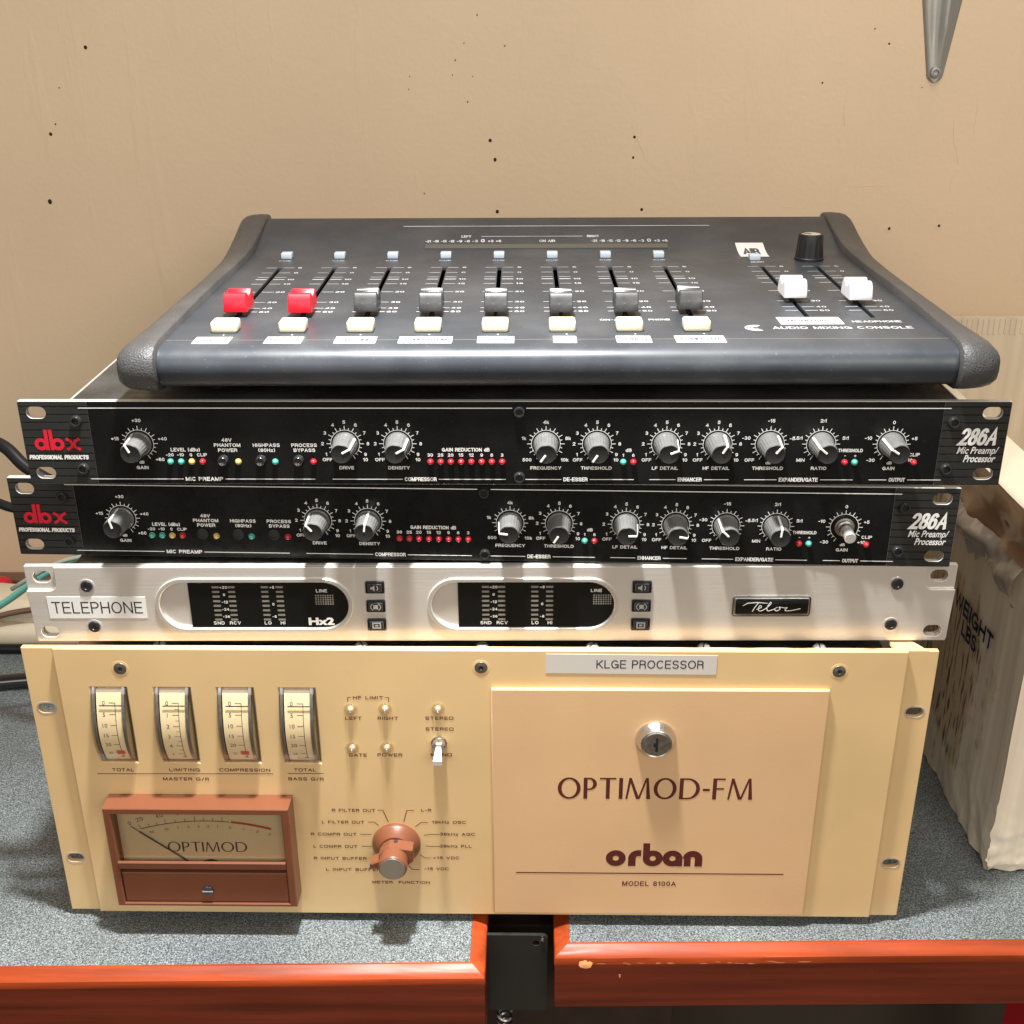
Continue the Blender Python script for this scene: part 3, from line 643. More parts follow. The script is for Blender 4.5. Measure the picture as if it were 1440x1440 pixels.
def scale_ring(mb, u, v, kind, name, extra=None, cap=1.75):
    ring(mb, u, v, 6.95, 7.22, 0.32, -52, 232, 40)
    for i in range(21):
        a = R(90+150-15*i); r1 = 9.2 if i % 2 == 0 else 8.3
        line(mb, u+7.0*math.cos(a), v+7.0*math.sin(a), u+r1*math.cos(a), v+r1*math.sin(a), 0.36, 0.36)
    if kind == 'ten':
        labs = [(-150+30*i, str(i) if i else 'OFF') for i in range(11)]
    else: labs = kind
    for a, s in labs:
        r = 11.2 if len(s) < 3 else 12.0
        a2 = R(90-a); uu = u+r*math.cos(a2); vv = v+r*math.sin(a2)
        if abs(a) > 120: uu = u+(9.6 if len(s) < 3 else 9.3)*(1 if a > 0 else -1); vv = v-8.4
        stext(mb, s, uu, vv-cap*0.5, cap, 0.34, t=0.20, gap=0.13)
    if name: stext(mb, name, u, v-13.6, 1.75, 0.34, t=0.20, gap=0.13)
    if extra: stext(mb, extra, u, v-10.6, 1.5, 0.34, t=0.20, gap=0.13)

def preamp(loc, yaw, label, angles, pressed):
    root = empty('mic_preamp', loc, yaw); tag(root, label, 'preamp', 'black rack mount mic preamps')
    slots = [slot(s*232.6, z, 9.6, 6.0) for s in (-1, 1) for z in (6.1, 37.7)]
    mb = MB(); mb.add(*plate(rect(-241.3, 241.3, 0, 43.7, 0.8, 2), slots, -3.2, 0.0, 0.35), OUT)
    obj('front_panel', mb, M['bare'], root, smooth=30)
    mb = MB(); mb.add(*plate(rect(-207, 209, 0.35, 43.35), [], 0.0, 0.25, 0.0), OUT)
    obj('control_panel', mb, M['panelblack'], root)
    for a, b2 in ((-241.0, -207.2), (209.2, 241.0)):
        hs = [slot((-1 if a < 0 else 1)*232.6, z, 9.9, 6.3) for z in (6.1, 37.7)]
        mb = MB(); mb.add(*plate(rect(a, b2, 0.35, 43.35, 0.4, 2), hs, 0.0, 0.3, 0.0), OUT)
        obj('ear_trim', mb, M['ear'], root)
    mb = MB(); mb.add(*box(-217, 217, 3.2, 160, 1.2, 42.6, 0.5, 1)); obj('chassis', mb, M['chassis'], root)
    mb = MB(); mb.add(*box(-217.3, -216.2, 3.4, 158, 42.2, 42.9, 0.2, 1)); obj('worn_edge', mb, M['rim'], root); mb = MB(); mb.add(*box(216.2, 217.3, 3.4, 158, 42.2, 42.9, 0.2, 1)); obj('worn_edge', mb, M['rim'], root)
    K = [-183.8, -81.9, -55.9, 16.9, 41.9, 75.8, 101.0, 126.4, 151.5, 185.8]; V = 21.8
    w = MB()
    scale_ring(w, K[0], V, [(-78, '+15'), (0, '+30'), (78, '+40'), (145, '+60')], 'GAIN', 'dB')
    scale_ring(w, K[1], V, 'ten', 'DRIVE'); scale_ring(w, K[2], V, 'ten', 'DENSITY')
    scale_ring(w, K[3], V, [(-145, '500'), (-75, '1k'), (0, '4k'), (75, '8k'), (145, '10k')], 'FREQUENCY')
    scale_ring(w, K[4], V, 'ten', 'THRESHOLD'); scale_ring(w, K[5], V, 'ten', 'LF DETAIL'); scale_ring(w, K[6], V, 'ten', 'HF DETAIL')
    scale_ring(w, K[7], V, [(-145, 'OFF'), (-75, '-30'), (0, '-15'), (75, '-5')], 'THRESHOLD', 'dB')
    scale_ring(w, K[8], V, [(-145, 'MIN'), (-75, '1.5:1'), (0, '2:1'), (75, '5:1')], 'RATIO')
    scale_ring(w, K[9], V, [(-145, '-30'), (-75, '-10'), (0, '0'), (75, '+5'), (145, '+10')], 'GAIN', 'dB')
    line(w, -211.5, 40.2, 0.4, 40.2, 0.45, 0.45); line(w, 7.2, 40.2, 212.3, 40.2, 0.45, 0.45)
    for a, b2, s in ((-211, -89-9, None), (-89.2, -3, None), (6.8, 60.7, None), (68.4, 107.5, None), (115.3, 168.7, None), (176.8, 212, None)): pass
    for a, c0, s, c1, b2 in ((-210.5, -164, 'MIC PREAMP', -143, -98), (-89.2, -54.4, 'COMPRESSOR', -36.3, -3), (6.8, 24.6, 'DE-ESSER', 38.8, 60.7), (68.4, 81.3, 'ENHANCER', 95.4, 107.6), (115.3, 131.3, 'EXPANDER/GATE', 152.8, 168.8), (176.8, 185.5, 'OUTPUT', 195.8, 212.2)):
        line(w, a, 3.0, c0, 3.0, 0.38, 0.45); line(w, c1, 3.0, b2, 3.0, 0.38, 0.45)
        stext(w, s, (c0+c1)/2, 2.0, 2.1, 0.45, width=(c1-c0)-2.2, t=0.20, gap=0.13)
    stext(w, 'LEVEL (dBu)', -161.4, 17.6, 1.9, 0.3, width=14.5, t=0.20, gap=0.13)
    for u, s in ((-169.4, '-20'), (-164.1, '-10'), (-158.9, '0'), (-153.4, 'CLIP')): stext(w, s, u, 15.0, 1.65, 0.3, t=0.20, gap=0.13)
    for u, ls in ((-140.4, ('48V', 'PHANTOM', 'POWER')), (-121.0, ('HIGHPASS', '(80Hz)')), (-102.3, ('PROCESS', 'BYPASS'))):
        for i, s in enumerate(reversed(ls)): stext(w, s, u, 17.4+2.65*i, 1.85, 0.3, t=0.20, gap=0.13)
    stext(w, 'GAIN REDUCTION dB', -22.6, 17.7, 1.95, 0.3, width=23.5, t=0.20, gap=0.13)
    G = [-40.2, -35.1, -30.1, -25.0, -19.9, -14.8, -9.8, -4.7]
    for u, s in zip(G, ('30', '25', '20', '15', '12', '9', '6', '3')): stext(w, s, u, 15.0, 1.7, 0.3, t=0.20, gap=0.13)
    stext(w, 'dB', 57.6, 17.6, 1.75, 0.3, t=0.20, gap=0.13); stext(w, '1', 55, 15, 1.6, 0.3, t=0.20, gap=0.13); stext(w, '6', 60, 15, 1.6, 0.3, t=0.20, gap=0.13)
    stext(w, 'THRESHOLD', 166.2, 17.6, 1.75, 0.3, width=12, t=0.20, gap=0.13); stext(w, '-', 163.9, 15, 1.6, 0.3); text(w, '+', 168.8, 14.8, 1.6, 0.3)
    stext(w, 'CLIP', 197.6, 15.4, 1.75, 0.3, t=0.20, gap=0.13)
    stext(w, 'PROFESSIONAL PRODUCTS', -239.6, 13.4, 2.3, 0.45, width=29.5, align='l', t=0.24, shear=0.15, gap=0.08)
    stext(w, '286A', 217.6, 21.2, 8.9, 0.45, width=18.4, align='l', t=0.175, shear=0.24, gap=0.14, sq=2.3)
    text(w, 'Mic Preamp/', 237.6, 16.9, 3.5, 0.45, width=19.6, align='r', bold=0.012, shear=0.22, res=3)
    text(w, 'Processor', 236.9, 12.6, 3.5, 0.45, width=15.2, align='r', bold=0.025, shear=0.22, res=3)
    obj('lettering', stand(w), M['white'], root)
    d = MB()
    for cx, sx, o in ((-232.6, -229.6, 0.45), (-224.2, -227.2, 0.5)):
        ring(d, cx, 21.4, 1.35, 3.2, o, n=28); poly(d, rect(sx-0.9, sx+0.9, 18.3, 29.0), o+0.02)
    stroke(d, [(-219.9, 24.3), (-217.6, 22.9), (-217.0, 21.4), (-217.6, 19.9), (-219.9, 18.5)], 1.5, 0.45)
    stroke(d, [(-213.2, 24.3), (-215.6, 22.9), (-216.2, 21.4), (-215.6, 19.9), (-213.2, 18.5)], 1.5, 0.47)
    obj('logo', stand(d), M['red'], root)
    for i, (u, a) in enumerate(zip(K, angles)):
        if a is None:      # bare shaft where the knob is missing
            s = MB(); s.add(*lathe([(5.0, 0), (5.0, 0.8), (4.2, 1.0), (4.2, 2.6), (3.4, 3.0), (3.3, 5.6), (2.9, 6.0)], 28), OUT)
            n_ = obj('bare_shaft', s, M['dullsteel'], root, smooth=35, loc=(u, -0.2, V))
            s = MB(); s.add(*lathe([(2.8, 5.5), (2.9, 6), (2.9, 13.5), (2.5, 14)], 20), OUT); obj('shaft_tip', s, M['rim'], n_, smooth=35)
        else: knob(root, u, V, a)
    for u, c in ((-169.4, 'green'), (-164.1, 'green'), (-158.8, 'yellow'), (-153.4, 'red'), (-135.6, 'yellow'), (-117.2, 'green'), (-98.2, 'red'), (55.1, 'green'), (60.1, 'red'), (163.9, 'red'), (168.8, 'green'), (197.7, 'red')):
        obj('indicator_led', LED[c], None, root, loc=(u, -0.2, 12.3))
    for u in G: obj('indicator_led', LED['red'], None, root, loc=(u, -0.2, 12.3))
    for u in (-142.8, -124.1, -105.4): obj('push_button', BTNIN if pressed else BTN, None, root, loc=(u, -0.2, 13.4))
    for u, v in ((-213.2, 33.7), (-213.2, 8.7), (3.8, 38.6), (3.8, 4.2), (214.3, 33.3), (213.8, 9.0)): screw(root, u, v, 0.2)
    return root
preamp((18.6, 7.3, 267.3), 0.001, 'top black mic preamp with all ten knobs, right under the mixing console', [-25, 60, 60, -145, -146, 68, 30, 38, -50, -57], False)
preamp((0.7, 12.7, 222.5), -0.025, 'lower black mic preamp with one knob missing, on the silver telephone unit', [-12, -40, 8, -82, -148, 88, 98, -45, 5, None], True)

# ------------------------------------------------------------------ silver telephone unit
t = empty('telephone_hybrid', (6.8, 7.0, 178.0), 0.010); tag(t, 'silver rack unit with two oval black displays and a TELEPHONE label', 'rack unit')
slots = [slot(s*232.6, z, 9.2, 6.6) for s in (-1, 1) for z in (5.9, 37.4)]
mb = MB(); mb.add(*plate(rect(-241.3, 241.3, 0, 43.7, 0.4, 2), slots, -5, -1.8, 0.3), OUT); obj('ear_plate', mb, M['silver'], t, smooth=30)
def notch(s):   # outline of the thick front slab with a pocket cut at the upper ear corners
    pts = [(s*239.2, 10.8), (s*240.6, 11.4), (s*241.3, 30.0), (s*229.5, 30.0)]+[(s*(229.5-4.3*math.sin(R(a))), 30.0+4.3-4.3*math.cos(R(a))) for a in (20, 40, 60, 80)]+[(s*225.2, 43.7)]
    return pts
outer = [(-239, 0), (239, 0)]+notch(1)+list(reversed(notch(-1)))
sl = [slot(s*232.6, 5.9, 9.2, 6.6) for s in (-1, 1)]
outer = [(-240, 0), (240, 0), (240.6, 11.4), (241.3, 30.0), (229.5, 30.0)]+[(229.5-4.3*math.sin(R(a)), 34.3-4.3*math.cos(R(a))) for a in (20, 40, 60, 80)]+[(225.2, 43.7), (-225.2, 43.7)]+[(-(229.5-4.3*math.sin(R(a))), 34.3-4.3*math.cos(R(a))) for a in (80, 60, 40, 20)]+[(-229.5, 30.0), (-241.3, 30.0), (-240.6, 11.4)]
ovals = [rect(-174.6, -71.6, 5.9, 37.2, 15.6, 12), rect(-32.4, 67.0, 5.9, 37.2, 15.6, 12)]
mb = MB(); mb.add(*plate(outer, ovals+sl, -1.8, 0.0, 0.35), OUT); obj('front_panel', mb, M['silver'], t, smooth=30)
mb = MB(); mb.add(*box(-217, 217, 5, 190, 1, 42.5, 0.6, 1)); obj('chassis', mb, M['dullsteel'], t)
SEG = None
for k, (a, b2, c) in enumerate(((-174.6, -71.6, -157.0), (-32.4, 67.0, -16.5))):
    d = MB(); d.add(*plate(rect(a-0.4, b2+0.4, 5.5, 37.6, 16.0, 12), [rect(a+2.2, b2-2.2, 8.2, 34.9, 13.3, 12)], -1.0, 0.9, 0.5), OUT)
    bz = obj('display_bezel', d, M['rim'], t, smooth=50)
    d = MB(); d.add(*plate(rect(a+1, b2-1, 7, 36, 14.4, 12), [], -3.0, -1.3, 0), OUT); obj('bezel_inlay', d, M['silver'], bz)
    r = 13.4; o = [(c, 8.0), (b2-2.2-r, 8.0)]+arc(b2-2.2-r, 21.5, r, r+0.1, -90, 90, 16)+[(c, 35.1)]
    d = MB(); d.add(*plate(o, [], -1.3, -0.3, 0.2), OUT); lc = obj('display', d, M['lcd'], t, smooth=30)
    g = MB()
    for x in (14.4, 22.7, 40.0, 47.7):
        for i in range(8):
            if SEG is None:
                q = MB(); poly(q, rect(-1.9, 1.9, -0.6, 0.6, 0.3, 2), 0); SEG = mesh_of('level_segment', stand(q), M['segment'])
            obj('level_segment', SEG, None, lc, loc=(c+x, 0.2, 32.0-i*2.72))
    px, py = c+66.0+(4.4 if k else 0), 24.5
    for i in range(8):
        for j in range(5): poly(g, rect(px+i*1.25, px+i*1.25+0.8, py-2.8+j*1.25, py-2.8+j*1.25+0.85), -0.2)
    obj('dot_matrix', stand(g), M['segment'], lc)['kind'] = 'stuff'
    g = MB()
    for i, s in enumerate(('+20', '0', '-12', '-24', '-36')): stext(g, s, c+18.6, 31.2-i*4.3, 1.5, -0.15)
    for s, z in (('+8', 31.2), ('0', 21.3), ('-8', 14.0)): stext(g, s, c+43.9, z, 1.5, -0.15)
    for s, x in (('SND', 14.4), ('RCV', 22.9), ('LO', 40.2), ('HI', 48.0)): stext(g, s, c+x, 10.0, 1.9, -0.15)
    stext(g, 'LINE', c+69.6+(2.4 if k else 0), 29.0, 1.8, -0.15)
    if not k: text(g, 'Hx2', c+61.6, 9.9, 3.9, -0.15, align='l', width=13.6, bold=0.045)
    obj('display_lettering', stand(g), M['white'] if not k else M['white'], lc)
for cx in (-59.4, 79.0):
    for i, z in enumerate((32.4, 21.4, 10.4)):
        d = MB(); d.add(*box(cx-5.0, cx+5.0, -1.6, 0.5, z-3.5, z+3.5, 0.7, 2)); bt = obj('button', d, M['lcd'], t, smooth=30)
        d = MB(); d.add(*box(cx-3.8, cx+3.8, -2.0, -1.2, z-2.5, z+2.5, 0.5, 1)); obj('button_cap', d, M['blackscrew'], bt, smooth=30)
        g = MB()
        if i == 0: poly(g, [(cx-2.2, z-0.7), (cx-1.2, z-0.7), (cx, z-1.8), (cx, z+1.8), (cx-1.2, z+0.7), (cx-2.2, z+0.7)], 2.05); stroke(g, arc(cx, z, 1.6, 1.6, -50, 50, 8), 0.4, 2.05)
        elif i == 1:
            poly(g, rect(cx-1.2, cx+1.2, z-1.2, z+1.2), 2.05)
            for a0 in (-60, 120): stroke(g, arc(cx, z, 2.6, 2.1, a0, a0+120, 8), 0.45, 2.05)
        else:
            g.add(*plate(rect(cx-2.3, cx+2.3, z-1.8, z+1.8), [rect(cx-1.6, cx+1.6, z-1.1, z+1.1)], 2.0, 2.06)); poly(g, rect(cx-0.8, cx+0.8, z-0.5, z+0.5), 2.05)
        obj('icon', stand(g), M['dimwhite'], bt)
d = MB(); d.add(*box(126.5, 167.0, -1.4, 0.5, 15.2, 26.8, 1.6, 3)); bd = obj('badge', d, M['dullsteel'], t, smooth=40)
d = MB(); d.add(*box(128.0, 165.5, -2.2, -1.2, 16.8, 25.6, 0.9, 2)); obj('badge_face', d, M['lcd'], bd, smooth=40)
g = MB()
stroke(g, [(131.5, 22.0), (134, 23.6), (139, 24.0), (144.5, 23.5)], [0.3, 0.7, 0.6, 0.25], 2.24)
def sm(pts, n=8):
    P = [Vector((p[0], p[1], 0)) for p in pts]; Q = []
    for i in range(len(P)-1):
        p0, p1, p2, p3 = P[max(0, i-1)], P[i], P[i+1], P[min(len(P)-1, i+2)]
        for k in range(n):
            q = k/n; r_ = 0.5*((2*p1)+(-p0+p2)*q+(2*p0-5*p1+4*p2-p3)*q*q+(-p0+3*p1-3*p2+p3)*q**3); Q.append((r_.x, r_.y))
    Q.append(pts[-1]); return Q
stroke(g, sm([(139.5, 23.8), (137.8, 21), (136.6, 18.6)]), 0.5, 2.25)
stroke(g, sm([(138.8, 19.8), (141.2, 21.2), (140.4, 22.2), (139.6, 20.2), (140.6, 19.0), (143.2, 20.2), (146.0, 23.2), (145.6, 24.0), (144.2, 21.0), (144.8, 19.1), (147.6, 20.0), (149.6, 21.2), (148.2, 20.2), (149.2, 19.0), (151.0, 20.2), (150.4, 21.3), (153.4, 20.8), (154.6, 21.0), (153.6, 19.3), (156.5, 19.2), (161.6, 20.4)]), 0.42, 2.27)
obj('badge_script', stand(g), M['white'], bd)
for u, v in ((-209.2, 32.9), (-208.7, 9.0), (210.6, 33.6), (210.3, 9.8)):
    d = MB(); d.add(*lathe([(4.0, 0.0), (4.0, 0.25), (3.3, 0.28), (3.1, 0.12)], 28, False), at(u, v, 0.05)); s = obj('screw_washer', d, M['rim'], t, smooth=40)
    d = MB(); d.add(*lathe([(3.25, 0.0), (3.25, 0.5), (2.9, 0.9), (1.7, 0.9), (1.4, 0.3), (0.2, 0.25)], 28), at(u, v, 0.05)); obj('socket_screw', d, M['blackscrew'], s, smooth=40)
# paper label, slightly skewed
d = MB(); d.add(*plate([(-231.2, 14.0), (-180.0, 14.1), (-179.8, 26.6), (-231.4, 26.8)], [], 0.02, 0.22, 0), OUT); lb = obj('label_tape', d, M['paper'], t)
g = MB(); stext(g, 'TELEPHONE', -205.6, 16.9, 6.9, 0.26, width=47.5, t=0.105, gap=0.16); obj('label_text', stand(g), M['ink'], lb)

# ------------------------------------------------------------------ cream broadcast processor
o = empty('broadcast_processor', (0, 0, 0)); tag(o, 'cream four-unit broadcast processor with brown meter and lockable door, bottom of the stack', 'rack unit')
es = [slot(s*233.2, z, 9.5, 6.2) for s in (-1, 1) for z in (38.0, 139.3)]
mb = MB(); mb.add(*plate(rect(-241.3, 241.3, 0, 177, 0.6, 2), es, -3.2, 0.0, 0.4), OUT); obj('ear_panel', mb, M['cream'], o, smooth=30)
mb = MB()
for s in (-1, 1):
    for z in (38.0, 139.3): mb.add(*plate(slot(s*233.2, z, 11.2, 7.9), [slot(s*233.2, z, 9.5, 6.2)], 0.0, 0.12, 0), OUT)
obj('slot_wear', mb, M['rim'], o)
UC = lambda u: u*0.9934+0.19
mets = [(-206.3, 'a'), (-172.3, 'b'), (-138.6, 'a'), (-105.6, 'c')]
mwin = [rect(u, u+19.3, 107.0, 154.6) for u, k in mets]
mb = MB(); mb.add(*plate(rect(-223.3, 224.6, 1.4, 178.6, 0.6, 2), mwin, 0.1, 3.5, 0.7), OUT); cv = obj('front_cover', mb, M['cream'], o, smooth=30)
mb = MB(); mb.add(*box(-216, 216, 3.4, 300, 3.0, 173.0, 1, 1)); obj('chassis', mb, M['dullsteel'], o)
mb = MB(); mb.add([(221, 0, 177), (236, 0, 177), (221, 26, 176.9), (218, 26, 176.9), (218, 0, 177), (221, 0, 175.8), (236, 0, 175.8), (221, 26, 175.7), (218, 26, 175.7), (218, 0, 175.8)], [(0, 1, 2, 3, 4), (9, 8, 7, 6, 5), (1, 6, 7, 2), (2, 7, 8, 3)]); obj('gusset', mb, M['cream'], o)
for x in (-170, -62, 2.5, 61, 120, 181):
    d = MB(); d.add(*lathe([(3.4, 173.0), (3.4, 174.4), (2.6, 175.2), (0.3, 175.4)], 18), Matrix.Translation((x, 8.5, 0))); s = obj('lid_screw', d, M['rim'], o, smooth=40)
    a = random.random()*3; d = MB(); d.add(*box(-3, 3, -0.35, 0.35, 175.35, 175.5), Matrix.Translation((x, 8.5, 0)) @ Matrix.Rotation(a, 4, 'Z')); obj('screw_slot', d, M['slot'], s)
for x in (-190, 190):
    for y in (40, 270):
        d = MB(); d.add(*lathe([(9, -4), (9.5, 0), (9.5, 3)], 18), Matrix.Translation((x, y, 0))); obj('foot', d, M['slot'], o, smooth=40)
# cover screws
for u, v in ((-188.5, 166.4), (2.2, 168.0), (189.4, 166.6)):
    d = MB(); d.add(*lathe([(4.6, 0.0), (4.6, 0.12), (3.3, 0.16)], 26, False), at(u, v, 3.5)); s = obj('screw_cup', d, M['cream'], o, smooth=30)
    d = MB(); d.add(*lathe([(3.5, 0.05), (3.4, 0.3), (1.3, 0.55), (1.1, 0.1), (0.1, 0.05)], 26), at(u, v, 3.5)); obj('cover_screw', d, M['dullsteel'], s, smooth=30)
    d = MB(); d.add(*lathe([(1.15, 0.56), (0.1, 0.57)], 6), at(u, v, 3.5)); obj('hex_socket', d, M['slot'], s)
# drum meters
def drum(v):          # bulge of the lens over its 47.6 mm chord
    q = (v-107.0)/47.6; q = max(0, min(1, q)); return 9.0*math.sin(math.pi*q)**0.8*(0.62+0.38*(1-q)) if 0 < q < 1 else 0
for u, kind in mets:
    N = 28; d = MB()
    vv = [107.0+47.6*i/N for i in range(N+1)]
    for a, b2 in ((u+0.25, u+19.05),):
        vs = []; fs = []
        for z in vv:
            w_ = 3.5+drum(z)
            vs += [(a, -0.4, z), (a, -w_, z), (b2, -w_, z), (b2, -0.4, z)]
        for i in range(N):
            p = 4*i
            for j in range(3): fs.append((p+j, p+j+1, p+4+j+1, p+4+j))
        d.add(vs, fs)
    mtr = obj('drum_meter', d, M['glass'], o, smooth=40)
    # dark well and rounded scale inside
    d = MB()
    d.add(*plate(rect(u+0.1, u+19.2, 107.1, 154.5), [], -2.6, -2.2), OUT); obj('meter_well', d, M['vuface'], mtr)
    d = MB(); vs = []; fs = []
    for z in vv: vs += [(u+18.1, 1.0, z), (u+18.1, -2.7-drum(z)*0.93, z), (u+16.6, -2.9-drum(z)*0.93, z), (u+16.6, 1.0, z)]
    for i in range(N):
        for j in range(3): p = 4*i+j; fs.append((p, p+1, p+5, p+4))
    vs2 = []; fs2 = []
    for z in vv: vs2 += [(u+0.7, 1.0, z), (u+0.7, -2.7-drum(z)*0.9, z), (u+2.1, -2.7-drum(z)*0.9, z), (u+2.1, 1.0, z)]
    for i in range(N):
        for j in range(3): p = 4*i+j; fs2.append((p, p+1, p+5, p+4))
    d.add(vs, fs); d.add(vs2, fs2); obj('side_rail', d, M['vubrown'] if False else M['dullsteel'], mtr, smooth=40)
    sf = lambda z: 1.6+drum(z)*0.86
    d = MB(); vs = []; fs = []
    for z in vv[1:-1]: vs += [(u+2.6, -sf(z), z), (u+16.2, -sf(z), z)]
    for i in range(len(vv)-3): p = 2*i; fs.append((p, p+1, p+3, p+2))
    d.add(vs, fs); sc_ = obj('meter_scale', d, M['scale'], mtr, smooth=True)
    g = MB()
    labs = {'a': ['0', '5', '10', '15', '20', '25'], 'b': ['0', '1', '2', '3', '4', '5'], 'c': ['0', '5', '10', '15', '20', '25']}[kind]
    for i, s in enumerate(labs):
        z = 146.0-i*(6.2 if kind != 'b' else 6.4)
        text(g, s, u+6.4, z-1.25, 2.3 if i < 5 else 1.6, 0.1, bold=0.0); line(g, u+9.2, z, u+12.6, z, 0.30, 0.1)
        if kind == 'b' and i < 5: line(g, u+10.6, z-3.2, u+12.6, z-3.2, 0.22, 0.1)
    for i in range(12): line(g, u+12.6, 146-i*2.85, u+12.6, 146-(i+1)*2.85, 0.3, 0.12)
    text(g, 'dB', u+12.2, 110.9, 1.5, 0.1, bold=0)
    g.map(lambda a, b2, w_: (a, -(sf(b2)+w_), b2)); obj('scale_marks', g, M['ink'], mtr)
    if kind == 'a':
        g = MB()
        for i in range(4): poly(g, rect(u+9.8, u+14.2, 113.6+i*0.8, 114.4+i*0.8), 0.16)
        g.map(lambda a, b2, w_: (a, -(sf(b2)+w_), b2)); obj('red_zone', g, M['scalered'], mtr)
    d = MB(); d.add(*box(u+4.5, u+16.4, -sf(145)-1.5, -sf(145)-1.0, 144.9, 145.3)); obj('needle', d, M['ink'], mtr)
# brown meter housing
d = MB(); X0, X1 = -205.6, -103.6
front = rect(X0, X1, 18.2, 86.0)
d.add(*plate(front, [rect(X0+4.2, X1-4.2, 20.4, 82.0)], 3.5, 17.0, 0.5), OUT)
vm = obj('meter_housing', d, M['vubrown'], o)
d = MB(); d.add(*plate(rect(X0+4.3, X1-4.3, 42.5, 82.1), [], 8.0, 9.0), OUT); obj('dial_face', d, M['vuface'], vm)
d = MB(); d.add(*plate(rect(X0+4.5, X1-4.5, 20.7, 41.2), [], 10.0, 15.9, 0.5), OUT); obj('lower_cover', d, M['vubrown'], vm)
d = MB()
a, b2 = X0+4.2, X1-4.2
d.add(*plate(rect(X0+2, X1-2, 20, 44), [], 3.6, 6.0), OUT)
L_ = [(9, 42.7), (16.5, 50.0), (17.5, 50.0), (17.9, 49.4), (17.2, 45.0), (12, 42.4)]
d.add([(x, -w_, z) for x in (a, b2) for w_, z in L_], [tuple(range(6)), tuple(range(11, 5, -1))]+[(i, (i+1) % 6, 6+(i+1) % 6, 6+i) for i in range(6)]); obj('ledge', d, M['vubrown'], vm)
d = MB(); d.add(*plate(rect(X0+4.2, X1-4.2, 50.3, 82.2), [], 12.2, 12.9), OUT); obj('window', d, M['vuglass'], vm)
g = MB(); optima(g, 'OPTIMOD', -175.4, 50.6, 6.8, 1.0, 9.15, 0.12, 0.07)
us = [p[0] for p in g.v]; k_ = 44.8/(max(us)-min(us)); u0_ = min(us); g.map(lambda a, b, c: (-175.4+(a-u0_)*k_, b, c))
cxd = -152.0
AY = lambda x: 71.9-0.0042*(x-cxd)**2                  # flattened dial arc
def tick(x, ln, th=0.3):
    n_ = Vector((0.0084*(x-cxd)*1.0, 1)).normalized(); stroke(g, [(x, AY(x)), (x+n_.x*ln, AY(x)+n_.y*ln)], th, 9.14)
stroke(g, [(x, AY(x)) for x in range(-189, -138, 2)], 0.5, 9.12)
for i, x in enumerate((-189, -184, -179.5, -174.5, -169, -163.5, -158, -153, -148, -143)): tick(x, 3.2 if i % 3 == 0 else 2.1)
for x, z, s, r_ in ((-194.4, 68.9, '0', 24), (-188.6, 71.6, '20', 20), (-177.4, 74.0, '40', 14), (-166, 76, '60', 8), (-153, 77, '80', 0), (-141.5, 76.6, '100', -6)): stext(g, s, x, z, 2.5, 9.12, t=0.13, rot=R(r_))
for i, (x, s) in enumerate(((-183, '20'), (-174.5, '10'), (-168, '7'), (-162, '5'), (-156.5, '3'), (-151, '2'), (-146, '1'), (-139, '0'), (-131.5, '1'), (-124, '2'), (-117.5, '3'))): stext(g, s, x, AY(x)-4.6, 1.7, 9.12, t=0.13, rot=-R((x-cxd)*0.4))
obj('dial_marks', stand(g), M['ink'], vm)
g = MB(); stroke(g, [(x, AY(x)+0.2) for x in range(-138, -114, 2)], 1.5, 9.16); obj('red_arc', stand(g), M['vured'], vm)
d = MB(); d.add(*tube([(-152.4, -9.9, 34.6), (-189.6, -9.9, 64.7)], 0.42, 6, 1)); d.add(*tube([(-189.6, -9.9, 64.7), (-194.2, -9.9, 68.6)], 0.2, 6, 1)); obj('needle', d, M['ink'], vm)
d = MB(); d.add(*lathe([(7, 0.2), (7, 1.6), (6, 2.0)], 24), at(-152.0, 38.5, 9)); obj('needle_hub', d, M['ink'], vm, smooth=40)
d = MB(); d.add(*lathe([(3.2, 0), (3.2, 0.7), (2.7, 1.1), (0.2, 1.2)], 22), at(-153.6, 29.0, 15.9)); s = obj('zero_screw', d, M['blackscrew'], vm, smooth=40)
d = MB(); d.add(*box(-156.6, -150.6, -17.25, -17.05, 28.6, 29.4)); obj('screw_slot', d, M['dimwhite'], s)
# lamps and toggle
for u, v in ((-67.9, 142.2), (-49.4, 142.6), (-21.2, 142.6), (-68.4, 117.6), (-49.6, 117.8)):
    d = MB(); d.add(*dome(2.7, 6.4, 20), at(u, v, 3.5)); ld = obj('clear_led', d, M['ledclear'], o, smooth=True)
    d = MB(); d.add(*lathe([(3.7, 0), (3.7, 0.9), (3.0, 1.4), (3.0, 0.2)], 24, False), at(u, v, 3.5)); obj('led_ring', d, M['ledclear'], ld, smooth=True)
    d = MB(); d.add(*lathe([(1.9, 0.1), (1.3, 2.2), (0.3, 2.6)], 12), at(u, v, 3.5)); obj('led_core', d, M['rim'], ld, smooth=True)
d = MB(); d.add(*lathe([(4.3, 0), (4.3, 1.0), (3.6, 1.2), (3.6, 4.6), (3.1, 5.0), (2.5, 3.8), (0.2, 3.6)], 26), at(-21.2, 121.0, 3.5)); tg = obj('toggle_switch', d, M['steel'], o, smooth=40)
d = MB()
d.add([(-22.4, -7, 121.6), (-20.0, -7, 121.6), (-20.0, -7, 119.6), (-22.4, -7, 119.6), (-23.6, -17.5, 118.6), (-18.8, -17.5, 118.6), (-18.8, -17.0, 115.6), (-23.6, -17.0, 115.6)],
      [(3, 2, 1, 0), (4, 5, 6, 7), (0, 1, 5, 4), (1, 2, 6, 5), (2, 3, 7, 6), (3, 0, 4, 7)]); obj('toggle_lever', d, M['faderwhite'], tg)
